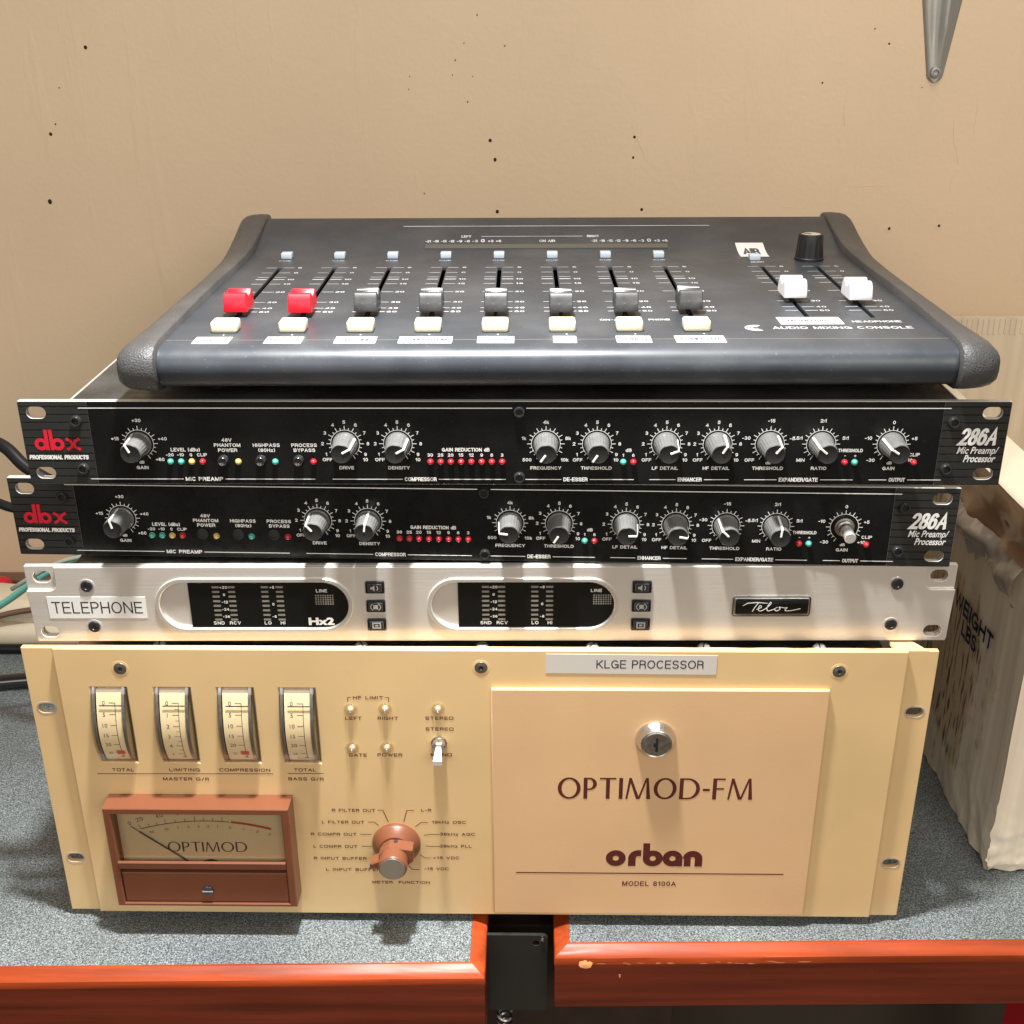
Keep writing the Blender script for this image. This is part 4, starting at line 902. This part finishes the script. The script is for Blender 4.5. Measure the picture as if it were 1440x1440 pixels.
# rotary knob
ku, kv = -47.2, 53.2
d = MB(); d.add(*lathe([(13.6, 0.1), (13.6, 1.8), (13.2, 2.8), (9.6, 6.6), (9.2, 7.0)], 48), at(ku, kv, 3.5)); kn = obj('selector_knob', d, M['vubrown'], o, smooth=30)
body = [(x*1.0, y*1.0) for x, y in [(-8.4, -1), (-8.4, 2.5), (-6.2, 5.9), (-2.5, 8.2), (2.5, 8.2), (8.6, 7.2), (10.6, 6.6), (10.6, -1.5), (8.0, -4.0), (6.0, -6.5), (2.5, -8.4), (-2.5, -8.4), (-6.0, -6.6), (-12.8, -6.9), (-13.4, -3.0)]]
d = MB(); d.add(*plate(body, [], 6.8, 14.5, 0.7), at(ku, kv, 3.5)); d.add(*lathe([(8.0, 14.0), (7.9, 21.0), (7.4, 21.8), (6.9, 21.9)], 40), at(ku, kv, 3.5)); obj('knob_grip', d, M['vubrown'], kn, smooth=30)
d = MB(); d.add(*lathe([(7.0, 21.6), (6.9, 22.2), (0.1, 22.2)], 40), at(ku, kv, 3.5)); obj('knob_insert', d, M['bracket'], kn, smooth=30)
d = MB(); d.add(*lathe([(1.2, 0), (1.2, 0.2), (0.2, 0.1)], 14), Matrix.Translation((ku+0.8, -12.5, kv+8.3))); d.add(*box(ku-13.9, ku-12.4, -18.2, -10.5, kv-6.2, kv-5.3)); obj('knob_mark', d, M['ink'], kn, smooth=40)
# brown legends on the cover
g = MB(); W = 3.62
def leg(s, u, v, width=None, cap=2.2, align='c'): stext(g, s, UC(u), v+2.6, cap*0.92, W, width=width, align=align, t=0.20, sq=5, gap=0.18)
leg('TOTAL', -197.3, 98.3, 12); leg('LIMITING', -163, 98.5, 17); leg('COMPRESSION', -129.6, 98.6, 28); leg('TOTAL', -96.2, 98.9, 12)
line(g, UC(-212), 99.2, UC(-114), 99.8, 0.42, W); line(g, UC(-106), 100.1, UC(-86), 100.2, 0.42, W)
leg('MASTER G/R', -163, 92.4, 25.5); leg('BASS G/R', -96.1, 92.9, 19.5)
leg('LEFT', -67.4, 132.6, 8.8); leg('RIGHT', -48.8, 132.7, 11); leg('STEREO', -20.9, 132.9, 15); leg('STEREO', -21.0, 126.0, 15); leg('GATE', -66.4, 108.9, 9.8); leg('POWER', -48.8, 109.1, 13.5); leg('MONO', -20.5, 109.4, 11.5)
leg('HF LIMIT', -58.8, 145.6, 16)
for s in (-1, 1): line(g, UC(-58.8+s*9.0), 149.3, UC(-58.8+s*11.2), 149.3, 0.35, W); line(g, UC(-58.8+s*11.0), 149.4, UC(-58.8+s*11.0), 146.4, 0.35, W+0.01)
for s, u, v, wd in (('R FILTER OUT', -70.9, 72.0, 24.2), ('L FILTER OUT', -77.4, 63.8, 23.8), ('R COMPR OUT', -83.2, 55.4, 25.8), ('L COMPR OUT', -82.8, 46.8, 25), ('R INPUT BUFFER', -80.6, 38.4, 30), ('L INPUT BUFFER', -73.6, 30.4, 31),
        ('L-R', -30.1, 72.4, 5.6), ('19kHz OSC', -17.6, 64.2, 19), ('38kHz AGC', -13.0, 55.9, 19.8), ('38kHz PLL', -14.2, 47.5, 18), ('+15 VDC', -19.8, 39.2, 15), ('-15 VDC', -25.6, 31.3, 14), ('METER  FUNCTION', -46.4, 21.4, 33)): leg(s, u, v, wd, 2.1)
for pts in ([(-56.8, 75.7), (-53.9, 75.7), (-51.2, 67.8)], [(-62.6, 67.5), (-59.2, 67.5), (-56.8, 65.2)], [(-67.5, 59.0), (-61.0, 59.0)], [(-67.2, 50.6), (-61.2, 50.6)], [(-36.5, 75.7), (-40.6, 75.7), (-42.6, 67.8)],
            [(-29.0, 67.5), (-32.8, 67.5), (-36.2, 64.6)], [(-22.8, 59.2), (-28.0, 59.2), (-31.6, 58.6)], [(-22.8, 50.8), (-28.0, 50.8), (-31.0, 51.1)], [(-28.0, 42.6), (-31.6, 42.6), (-34.0, 44.8)], [(-35.0, 34.2), (-39.2, 34.2), (-41.0, 37.0)]):
    for i in range(len(pts)-1): line(g, pts[i][0], pts[i][1], pts[i+1][0], pts[i+1][1], 0.4, W+0.01*i)
obj('lettering', stand(g), M['brown'], o)
random.seed(11)
g = MB()
for i in range(26):
    u = random.uniform(-218, 218); v = random.choice([random.uniform(3, 8), random.uniform(158, 176), random.uniform(3, 176)]); l = random.uniform(0.6, 3.2); a = random.uniform(-0.6, 0.6)
    if 5 < u < 188 and v < 158: continue
    line(g, u, v, u+l*math.cos(a), v+l*math.sin(a), random.uniform(0.15, 0.4), 3.56)
obj('scratch_marks', stand(g), M['vuface'], o)['kind'] = 'stuff'
# door with lock
d = MB(); d.add(*plate(rect(7.2, 185.6, 5.0, 156.4, 0.8, 2), [], 3.5, 6.0, 0.7), OUT); dr_ = obj('access_door', d, M['door'], o, smooth=30)
g = MB(); W = 6.1
optima(g, 'OPTIMOD-FM', 43.0, 86.3, 14.0, 1.0, W, 0.150, 0.075)
# stretch to the printed width
us = [p[0] for p in g.v]; k_ = 106.6/(max(us)-min(us)); u0_ = min(us); g.map(lambda a, b, c: (43.2+(a-u0_)*k_, b, c))
def orb(cx, cy): ring(g, cx, cy, 1.75, 5.6, W, n=36)
yb = 41.2+4.3
orb(76.4, yb)
poly(g, rect(83.4, 87.6, yb-5.5, yb+0.2), W); ring(g, 89.2, yb, 1.6, 5.8, W+0.02, 90, 180, 10)
poly(g, rect(89.2, 90.6, yb+1.6, yb+5.8), W+0.04)
orb(97.2, yb); poly(g, rect(91.6, 95.4, yb-0.4, yb+10.6), W+0.04)
orb(108.3, yb); poly(g, rect(110.2, 113.9, yb-5.5, yb+1.5), W+0.04)
poly(g, rect(114.8, 118.6, yb-5.5, yb+0.2), W); ring(g, 119.6, yb, 1.2, 5.5, W+0.02, 0, 180, 16); poly(g, rect(120.9, 125.1, yb-5.5, yb+0.1), W+0.04)
line(g, 20.2, 34.8, 171.4, 34.8, 0.75, W)
stext(g, 'MODEL 8100A', 95.9, 25.8, 3.4, W, width=30.5, t=0.16, gap=0.22)
obj('door_lettering', stand(g), M['brown'], dr_)
lu, lv = 95.2, 126.0
d = MB(); d.add(*lathe([(10.8, 0), (10.8, 0.8), (10.0, 2.2), (8.8, 4.2), (8.4, 5.4), (8.0, 5.6), (7.4, 5.3)], 48, False), at(lu, lv, 6)); lk = obj('lock_bezel', d, M['steel'], dr_, smooth=40)
d = MB(); d.add(*lathe([(7.6, 3), (7.5, 5.6), (7.0, 6.0), (0.2, 6.0)], 40), at(lu, lv, 6)); obj('lock_cylinder', d, M['dullsteel'], lk, smooth=30)
d = MB(); d.add(*box(lu-0.5, lu+0.8, -12.15, -11.9, lv-4.4, lv+4.4)); d.add(*box(lu-1.6, lu-0.4, -12.2, -11.95, lv-1.5, lv+1.2)); obj('keyhole', d, M['slot'], lk)
# label tape
d = MB(); d.add(*plate([(36.2, 165.0), (125.3, 164.4), (125.5, 175.9), (36.2, 176.5)], [], 3.52, 3.75), OUT); lb = obj('label_tape', d, M['tape'], o)
g = MB(); stext(g, 'KLGE PROCESSOR', 90.6, 168.0, 5.0, 3.8, width=56, t=0.12, gap=0.16); obj('label_text', stand(g), M['ink'], lb)

# ------------------------------------------------------------------ mixing console
CW = 190.0
c = empty('mixing_console', (40.4, 4.7, 318.1), 0.010); tag(c, 'dusty black audio mixing console with red, black and white faders on top of the stack', 'mixing console')
def H(d):            # height of the deck above the underside, d = depth from the front
    if d <= 215: return 20.0
    q = d-215; return 20+0.275*(q-7) if q > 14 else 20+0.275*q*q/28 if q > 0 else 20
def deckmap(lift): return lambda u, v, w: (u, v, H(v)+w+lift)
slots_x = [-165.2+33.8*i for i in range(8)]+[131.0, 164.6]
d = MB()
holes = [rect(x-1.25, x+1.25, (56 if i < 8 else 56), 182) for i, x in enumerate(slots_x)]
vs, fs = plate(rect(-CW, CW, 12.0, 215), holes, 18.4, 20.0); d.add(vs, fs)
nose = [(12.0, 20.0), (8.0, 19.9), (4.5, 19.2), (1.4, 17.7), (-0.8, 15.2), (-1.9, 12.0), (-2.0, 9.0), (-1.3, 5.8), (0.4, 2.8), (3.0, 0.8), (7.0, 0.0), (40, 0.0)]
vs = []; fs = []
for y, z in nose: vs += [(-CW, y, z), (CW, y, z)]
for i in range(len(nose)-1): fs.append((2*i, 2*i+1, 2*i+3, 2*i+2))
d.add(vs, fs)
rear = [(215, H(215)), (219, H(219)), (223, H(223)), (229, H(229)), (236, H(236)), (250, H(250)), (262, H(262)), (272, H(272)), (276, H(276)-0.4), (278, H(276)-3), (278, 0), (40, 0)]
vs = []; fs = []
for y, z in rear: vs += [(-CW, y, z), (CW, y, z)]
for i in range(len(rear)-1): fs.append((2*i, 2*i+1, 2*i+3, 2*i+2))
d.add(vs, fs)
deck = obj('deck', d, M['console'], c, smooth=30)
d = MB(); d.add(*box(-CW+1, CW-1, 45, 200, 6, 7)); obj('slot_floor', d, M['slot'], c)
d = MB(); d.add(*box(-CW+0.5, CW-0.5, 15.2, 15.6, 20.0, 20.12)); obj('deck_seam', d, M['segment'], c)
# end cheeks
prof = [(-2, 0.5), (-5.5, 3.5), (-7.2, 9), (-6.8, 15), (-4.2, 19.3), (0.5, 21.8), (8, 23), (20, 23.2), (45, 23.6), (90, 24.6), (130, 24.4), (170, 24.2), (205, 24.6), (222, 25.8), (238, 28.0), (254, 31.0), (268, 34.4), (276, 36.0), (283, 36.2), (288, 34.6), (290, 31), (290, 4), (287, -1.5), (240, -2.5), (120, -2.5), (14, -2.5), (4, -1.8)]
drop = [0, 0, 0, 0.2, 0.8, 1.2, 1.5, 2.2, 3.6, 5, 5, 4.6, 4, 3, 2, 1, 0.4, 0.2, 0, 0, 0, 0, 0, 0, 0, 0, 0]
for s in (-1, 1):
    d = MB(); slices = [(190.3, 0.6, 0), (190.9, 0, 0), (196, -0.2, 0.15), (202, 0.3, 0.45), (206, 1.4, 0.75), (208.4, 3.2, 1.0), (209.2, 6.0, 1.1)]
    n = len(prof); vs = []
    cxp = sum(p[0] for p in prof)/n; 
    for x, ins, dk in slices:
        for i, (y, z) in enumerate(prof):
            a = Vector(prof[i-1]); b_ = Vector(prof[(i+1) % n]); t_ = (b_-a).normalized(); nn = Vector((t_.y, -t_.x))
            vs.append((s*x, y+nn.x*ins, z+nn.y*ins-drop[i]*dk))
    fs = []
    for k in range(len(slices)-1):
        for i in range(n): j = (i+1) % n; fs.append((k*n+i, k*n+j, (k+1)*n+j, (k+1)*n+i))
    fs.append(tuple(range(n))); fs.append(tuple((len(slices)-1)*n+i for i in range(n)))
    d.add(vs, fs); obj('end_cheek', d, M['cheek'], c, smooth=50)
for x in (-170, 170):
    for y in (30, 150): 
        d = MB(); d.add(*lathe([(7, -6.9), (7.4, 0)], 16), Matrix.Translation((x, y, 0))); obj('rubber_foot', d, M['slot'], c)
# faders
sp = [(-9.2, 0.6), (-9.6, 3.0), (-8.2, 7.6), (-6.4, 9.6), (-4.4, 9.9), (-2.8, 8.0), (-1.2, 6.8), (1.2, 6.8), (2.8, 8.0), (4.4, 9.9), (6.4, 9.6), (8.2, 7.6), (9.6, 3.0), (9.2, 0.6)]
def fader_mesh(m):
    b = MB(); xs = [(-6.0, 0.5), (-5.5, 0.0), (5.5, 0.0), (6.0, 0.5)]; n = len(sp); vs = []
    for x, ins in xs:
        for y, z in sp: vs.append((x, y*(1-ins*0.06), z-ins if z > 1 else z))
    fs = [(k*n+i, k*n+(i+1) % n, (k+1)*n+(i+1) % n, (k+1)*n+i) for k in range(3) for i in range(n)]
    fs += [tuple(range(n)), tuple(3*n+i for i in range(n))]
    b.add(vs, fs); return mesh_of('fader_cap', b, m, 35)
fl = MB(); fl.add(*box(-5.6, 5.6, -0.35, 0.35, 6.7, 6.9)); fl.add(*box(-5.6, 5.6, 3.3, 3.8, 8.9, 9.35))
FM = {k: fader_mesh(M['fader'+k]) for k in ('red', 'black', 'white')}; FL = mesh_of('fader_line', fl, M['white'])
st_ = MB(); st_.add(*box(-0.7, 0.7, -2.5, 2.5, -8, 1.0)); STEM = mesh_of('fader_stem', st_, M['slot'])
for i, x in enumerate(slots_x):
    yf = [68.5, 67.0, 69.0, 68.5, 67.5, 66.5, 67.5, 72.0, 96.5, 91.0][i]
    k = 'red' if i < 2 else 'black' if i < 8 else 'white'
    f_ = obj('fader', FM[k], None, c, loc=(x, yf, 22.4)); f_['label'] = {'red': 'red fader cap', 'black': 'black fader cap with white lines', 'white': 'white fader cap'}[k]
    obj('fader_stem', STEM, None, f_)
    if k == 'black': obj('fader_line', FL, None, f_)
b_ = MB(); b_.add(*box(-6.6, 6.6, -5.2, 5.2, 0, 5.6, 1.3, 3)); CB = mesh_of('channel_button', b_, M['creambutton'], 40)
b_ = MB(); b_.add(*box(-3.4, 3.4, -3.4, 3.4, 0, 3.6, 0.5, 2)); IB = mesh_of('small_button', b_, M['lens'], 40)
for i in range(8):
    obj('channel_button', CB, None, c, loc=(slots_x[i]+[0.9, 0.9, 0.8, 0.6, 0.2, -0.3, -0.8, -1.2][i], 33.6, 20.0))
    obj('small_button', IB, None, c, loc=(slots_x[i]-1.2+0.2*i*0.5, 213.5, 20.0))
obj('small_button', IB, None, c, loc=(130.3, 203.8, 20.0))
# headphone / monitor knob
seg = 36; prof_ = [(9.0, 0.2), (9.0, 1.4), (8.7, 2.0), (8.1, 9), (7.7, 15.0), (7.2, 16.0), (6.4, 16.3), (6.0, 15.9)]
vs = []; fs = []
for r, h in prof_:
    for i in range(seg):
        rr = r-(0.35 if (i % 2 and 1.9 < h < 15.5) else 0); a = 2*math.pi*i/seg; vs.append((rr*math.cos(a), rr*math.sin(a), h))
for k in range(len(prof_)-1):
    for i in range(seg): j = (i+1) % seg; fs.append((k*seg+i, k*seg+j, (k+1)*seg+j, (k+1)*seg+i))
fs.append(tuple((len(prof_)-1)*seg+i for i in range(seg)))
d = MB(); d.add(vs, fs, Matrix.Translation((164.6, 203.5, 20))); mk = obj('monitor_knob', d, M['knobcap'], c, smooth=30)
d = MB(); d.add(*lathe([(6.0, 15.9), (5.9, 16.05), (0.2, 16.0)], 28), Matrix.Translation((164.6, 203.5, 20))); obj('knob_top', d, M['rim'], mk, smooth=30)
d = MB(); d.add(*box(-0.6, 0.6, 0, 6.2, 16.05, 16.25), Matrix.Translation((164.6, 203.5, 20)) @ Matrix.Rotation(R(60), 4, 'Z')); obj('pointer', d, M['ink'], mk)
# printed deck
g = MB()
tk = [(183, 0, 0.55, '6'), (168.5, 1, 0.55, '0'), (156, 2, 0.55, ''), (150, 2, 1.1, '10'), (138, 1, 0.55, '15'), (117.5, 1, 0.55, '20'), (93, 1, 0.55, '30'), (79.5, 1, 0.55, '40'), (71.5, 1, 0.7, '60')]
for i, x in enumerate(slots_x):
    g = MB()
    for j, (y, b2, th, s) in enumerate(tk):
        lw = 6.6 if j < 5 else 6.6
        line(g, x-2.0-lw, y, x-2.0, y, th*1.15, 0.02); line(g, x+2.0, y, x+2.0+lw, y, th*1.15, 0.02)
        if s: stext(g, s, x+12.2, y-1.6, 3.2, 0.02, t=0.17, gap=0.16)
    if i < 8: stext(g, 'CUE', x-1.0, 202.6, 2.6, 0.02, width=7.6, t=0.17, gap=0.16)
    if i < 8: poly(g, [(x-0.2+1.2, 25.6), (x+1.0+1.2, 25.6), (x+0.4+1.2, 23.8)], 0.02)
    g.map(deckmap(0.06)); obj('fader_scale', g, M['deckprint'], c)
g = MB()
stext(g, 'MONO', 131.0, 194.5, 3.2, 0.02, width=8.2, t=0.17, gap=0.16)
stext(g, 'ON-AIR', 30, 51.5, 3.0, 0.02, width=13, t=0.17, gap=0.16); stext(g, 'PHONE', 54, 51.5, 3.0, 0.02, width=11, t=0.17, gap=0.16)
stext(g, 'HEADPHONE', 164, 46.0, 3.6, 0.02, width=25, t=0.17, gap=0.16)
stext(g, 'AUDIO MIXING CONSOLE', 143.6, 33.5, 4.6, 0.02, width=70, t=0.17, gap=0.16)
for r in (2.2, 3.7, 5.2): stroke(g, arc(100.5, 35.8, r, r, 60, 300, 16), 0.95, 0.03)
for s, r in (('-21', 0), ): pass
for base, names in ((-78.0, 1), (31.5, 1)):
    for i, s in enumerate(('-21', '-18', '-15', '-12', '-9', '-6', '-3', '0', '+3', '+6')): stext(g, s, base+i*5.15, 239.2, 3.3 if s != '0' else 4.4, 0.02, width=3.7 if s != '0' else 2.6, t=0.17, gap=0.16)
stext(g, 'ON AIR', 0.5, 239.2, 3.3, 0.02, width=10.5, t=0.17, gap=0.16); stext(g, 'LEFT', -53, 246.0, 3.0, 0.02, width=6.5, t=0.17, gap=0.16); stext(g, 'RIGHT', 31, 246.0, 3.0, 0.02, width=8, t=0.17, gap=0.16)
line(g, -43, 247.5, 24, 247.5, 0.5, 0.02); line(g, -96, 262.5, 110, 262.5, 0.7, 0.02)
g.map(deckmap(0.06)); obj('lettering', g, M['deckprint'], c)
# meter strip on the slope
d = MB(); d.add(*plate(rect(-79.5, 79.0, 230.2, 235.6), [], 0.05, 0.5)); d.map(lambda u, v, w: (u, v, H(v)+w)); obj('meter_strip', d, M['strip'], c)
# paper labels along the front and by the monitor faders
labs = [(-166.8, 15.0, 17.5, 15.6, 'MIC 1'), (-132.0, 11.8, 18.0, 15.4, 'MIC 2'), (-97.2, 10.6, 20, 15, 'TEL LINE'), (-63.3, 9.2, 26, 15.0, 'COMPUTER IN'), (-29.3, 8.2, 17.8, 14.6, 'SKYPE'), (4.2, 7.0, 11.2, 14.6, 'AUX'), (37.5, 6.6, 16.8, 14.6, 'TUNER'), (69.6, 6.4, 24.0, 14.8, 'COMPUTER')]
for x, y, w_, h_, s in labs:
    y = 14.6
    d = MB(); d.add([(x-w_/2, y-5.6, 20.22), (x+w_/2, y-5.8, 20.20), (x+w_/2, y+6.0, 20.22), (x-w_/2, y+6.2, 20.22), (x-w_/2, y-5.6, 20.02), (x+w_/2, y-5.8, 20.0), (x+w_/2, y+6.0, 20.02), (x-w_/2, y+6.2, 20.02)], [(0, 1, 2, 3), (0, 4, 5, 1), (1, 5, 6, 2), (2, 6, 7, 3), (3, 7, 4, 0)])
    lb = obj('label_tape', d, M['paper'], c)
    g = MB(); stext(g, s, x, y-2.0, 4.6, 20.26, width=w_*0.78, t=0.17, gap=0.16); obj('label_text', g, M['faintink'], lb)
d = MB(); d.add(*box(114.4, 146.4, 42.6, 56.6, 20.0, 20.2)); lb = obj('label_tape', d, M['paper'], c); g = MB(); stext(g, 'MONITORS', 130.4, 47.2, 4.4, 20.26, width=23, t=0.17, gap=0.16); obj('label_text', g, M['faintink'], lb)
d = MB(); vs = [(u, 212+25*i/14, H(212+25*i/14)+0.2) for i in range(15) for u in (123.4, 141.6)]; d.add(vs, [(2*i, 2*i+1, 2*i+3, 2*i+2) for i in range(14)]); lb = obj('label_tape', d, M['paper'], c)
g = MB(); stext(g, 'AIR', 132.0, 219, 10.0, 0.32, width=11, t=0.17, gap=0.16); g.map(lambda u, v, w: (u, v, H(v)+w)); obj('label_text', g, M['faintink'], lb)

# ------------------------------------------------------------------ wrapped box on the right
bx = empty('cardboard_box', (308, 43, -4)); tag(bx, 'tall open cardboard box wrapped in clear film with dark WEIGHT print, right of the stack', 'box')
def P3(x, y, z): return (x-308, y-43, z+4)
def sheet(fn, nu, nv):
    vs = [fn(i/nu, j/nv) for j in range(nv+1) for i in range(nu+1)]
    fs = [(j*(nu+1)+i, j*(nu+1)+i+1, (j+1)*(nu+1)+i+1, (j+1)*(nu+1)+i) for j in range(nv) for i in range(nu)]
    return vs, fs
def wr(p, s, amp): return amp*noise.noise(Vector(p)*s)
def near_base(z): return max(0, 1-z/55)
def left_face(a, b):
    y = 43+a*257; z = -3.6+b*255.6
    q = near_base(z)*(0.25+max(0, 1-a*3))
    x = 308+wr((1, y, z*0.25), 0.04, 1.0)+wr((5, y-z*0.6, z*0.5), 0.09, 2.0*q)+wr((9, y-z, z*0.6), 0.26, 0.7*q)
    z2 = z+(2.6*abs(noise.noise(Vector((y*0.11, 2, 2)))) if b == 0 else 0)
    return P3(x, y+wr((3, y, z), 0.2, 1.5*q), z2)
def front_face(a, b):
    x = 308+a*230; z = -3.6+b*255.6; q = near_base(z)*(0.3+max(0, 1-a*8))
    y = 43+wr((x, 1, z*0.25), 0.05, 1.4)+wr((x, 5, z), 0.15, 3.4*q)+wr((x, 9, z), 0.33, 1.6*q)
    if a == 0: x, y = 308+wr((1, 43, z*0.25), 0.05, 1.2)+wr((5, 43, z), 0.13, 3.2*near_base(z)*1.25)+wr((9, 43, z), 0.3, 1.6*near_base(z)*1.25), 43+wr((3, 43, z), 0.2, 1.5*near_base(z)*1.25)
    z2 = z+(2.6*abs(noise.noise(Vector((43*0.11, 2, 2)))) if b == 0 and a == 0 else 3*abs(noise.noise(Vector((x*0.2, 2, 9)))) if b == 0 else 0)
    return P3(x, y, z2)
d = MB(); d.add(*sheet(left_face, 110, 110)); bw = obj('side_wall', d, M['cardboard'], bx, smooth=True)
d = MB(); d.add(*sheet(front_face, 90, 110)); obj('front_wall', d, M['cardboard'], bx, smooth=True)
d = MB(); d.add(*box(309.5-308, 538-308, 300-43, 304-43, 0, 282)); d.add(*box(536-308, 540-308, 2, 257, 0, 255)); obj('rear_wall', d, M['flapboard'], bx)
d = MB(); d.add(*box(311-308, 536-308, 45-43, 300-43, 146, 148)); obj('inner_board', d, M['flapboard'], bx)
d = MB()
for i in range(60): x = 3+i*3.9; d.add(*box(x, x+2.2, 256.5, 257, 270+2*noise.noise(Vector((i*3.1, 1, 1))), 281, 0.2, 1))
obj('flute_crush', d, M['flapboard'], bx)['kind'] = 'stuff'
# folded-down flap: pale crease, brown tape, then drooping cloudy film
def flap(a, b):
    y = 44+a*250; x = 308.2-b*11-2.5*math.sin(b*1.5); z = 252.6-b*17
    return P3(x+wr((x, y, z), 0.06, 1.5*b), y, z)
d = MB(); d.add(*sheet(flap, 50, 6)); ob = obj('folded_flap', d, M['paper'] if False else M['ivory'], bx, smooth=True)
def tapef(a, b):
    y = 44+a*250; z = 236-b*33; x = 294.6+2.0*math.sin(b*3)+wr((7, y, z), 0.03, 6*b)+wr((2, y*0.5, z), 0.07, 3.0*b)
    return P3(x, y, z)
d = MB(); d.add(*sheet(tapef, 80, 18)); obj('packing_tape', d, M['browntape'], bx, smooth=True)
def filmf(a, b):
    y = 44+a*250; ln = 22+9*noise.noise(Vector((y*0.03, 4, 1)))+5*noise.noise(Vector((y*0.1, 4, 1)))
    z = 204.5-b*ln; x = 296+4.5*math.sin(b*2.8)*(-1)+wr((7, y, 203), 0.03, 6*(1-b))+wr((2, y*0.5+z*0.5, z*0.8), 0.06, 6.0)+wr((4, y, z), 0.13, 1.4)
    return P3(x, y, z)
d = MB(); d.add(*sheet(filmf, 110, 20)); obj('wrap_film', d, M['film'], bx, smooth=True)
# printing on the left face: reads towards the camera, so u runs along -y
g = MB(); stext(g, 'WEIGHT', 0, 0, 11.5, 0, width=66, align='r', t=0.2, gap=0.1); g.map(lambda u, v, w: P3(306.2, 85.5-u, 126.0+v+u*0.02)); obj('box_print', g, M['blueink'], bx)
g = MB(); stext(g, 'LBS', -22, -14, 11, 0, width=26, align='r', t=0.2, gap=0.1); g.map(lambda u, v, w: P3(306.2, 85.5-u, 126.0+v)); obj('box_print', g, M['blueink'], bx)

# ------------------------------------------------------------------ cables and plugs at the left
def cable(name, pts, r, m, label):
    b = MB(); b.add(*tube(pts, r, 12, 8)); tag(obj(name, b, m, smooth=True), label, 'cable')
cable('power_cable', [(-420, 170, 262), (-345, 160, 243), (-305, 150, 236), (-283, 140, 222), (-245, 135, 205), (-205, 150, 190)], 4.0, M['cable'], 'thick black cable curving behind the top preamp ear')
cable('audio_cable', [(-440, 200, 190), (-350, 195, 180), (-320, 190, 174), (-270, 190, 165), (-210, 200, 150)], 3.4, M['cable'], 'thin black cable behind the lower preamp ear')
cable('network_cable', [(-480, 240, 30), (-400, 230, 60), (-356, 215, 88), (-318, 205, 116), (-280, 200, 136), (-230, 200, 150)], 2.6, M['teal'], 'teal cable rising behind the silver telephone unit')
cable('grey_cable', [(-330, 180, 118), (-296, 178, 138), (-268, 176, 147), (-225, 175, 160)], 1.6, M['greycable'], 'thin grey cable above the teal cable')
cable('desk_cable', [(-620, 215, 2), (-480, 228, 2), (-400, 243, 2), (-345, 252, 2), (-235, 262, 2)], 5.8, M['shinycable'], 'thick black cable lying on the desk left of the cream processor')
cable('flat_cable', [(-640, 285, 0), (-520, 290, 0), (-420, 300, 0), (-300, 300, 0), (-235, 300, 0)], 3.9, M['cable'], 'black cable on the desk in front of the ivory adapter')
ps = empty('power_adapter', (-420, 330, -4)); tag(ps, 'ivory plastic power adapter on the desk at the far left', 'power adapter')
d = MB(); d.add(*box(-90, 100, -26, 34, 0, 22, 9, 4)); obj('adapter_body', d, M['ivory'], ps, smooth=50)
d = MB(); d.add(*box(-84, 92, -20, 26, 19, 41, 12, 5), Matrix.Rotation(R(4), 4, 'Y')); obj('adapter_lid', d, M['ivory'], ps, smooth=50)
d = MB(); d.add(*tube([(-80, -20, 34), (-20, -26, 30), (0, -30, 18), (2, -31, 2)], 3.0, 10, 6)); d.add(*tube([(0, -28, 24), (20, -24, 34), (90, -14, 40)], 2.4, 10, 6)); obj('adapter_cord', d, M['trim'], ps, smooth=True)
rp = empty('red_plug', (-440, 372, 0)); tag(rp, 'red plastic plug poking up behind the ivory adapter', 'plug')
d = MB(); d.add(*box(-60, 16, -12, 5, -4, 31, 7, 3)); obj('plug_body', d, M['redplastic'], rp, smooth=50)
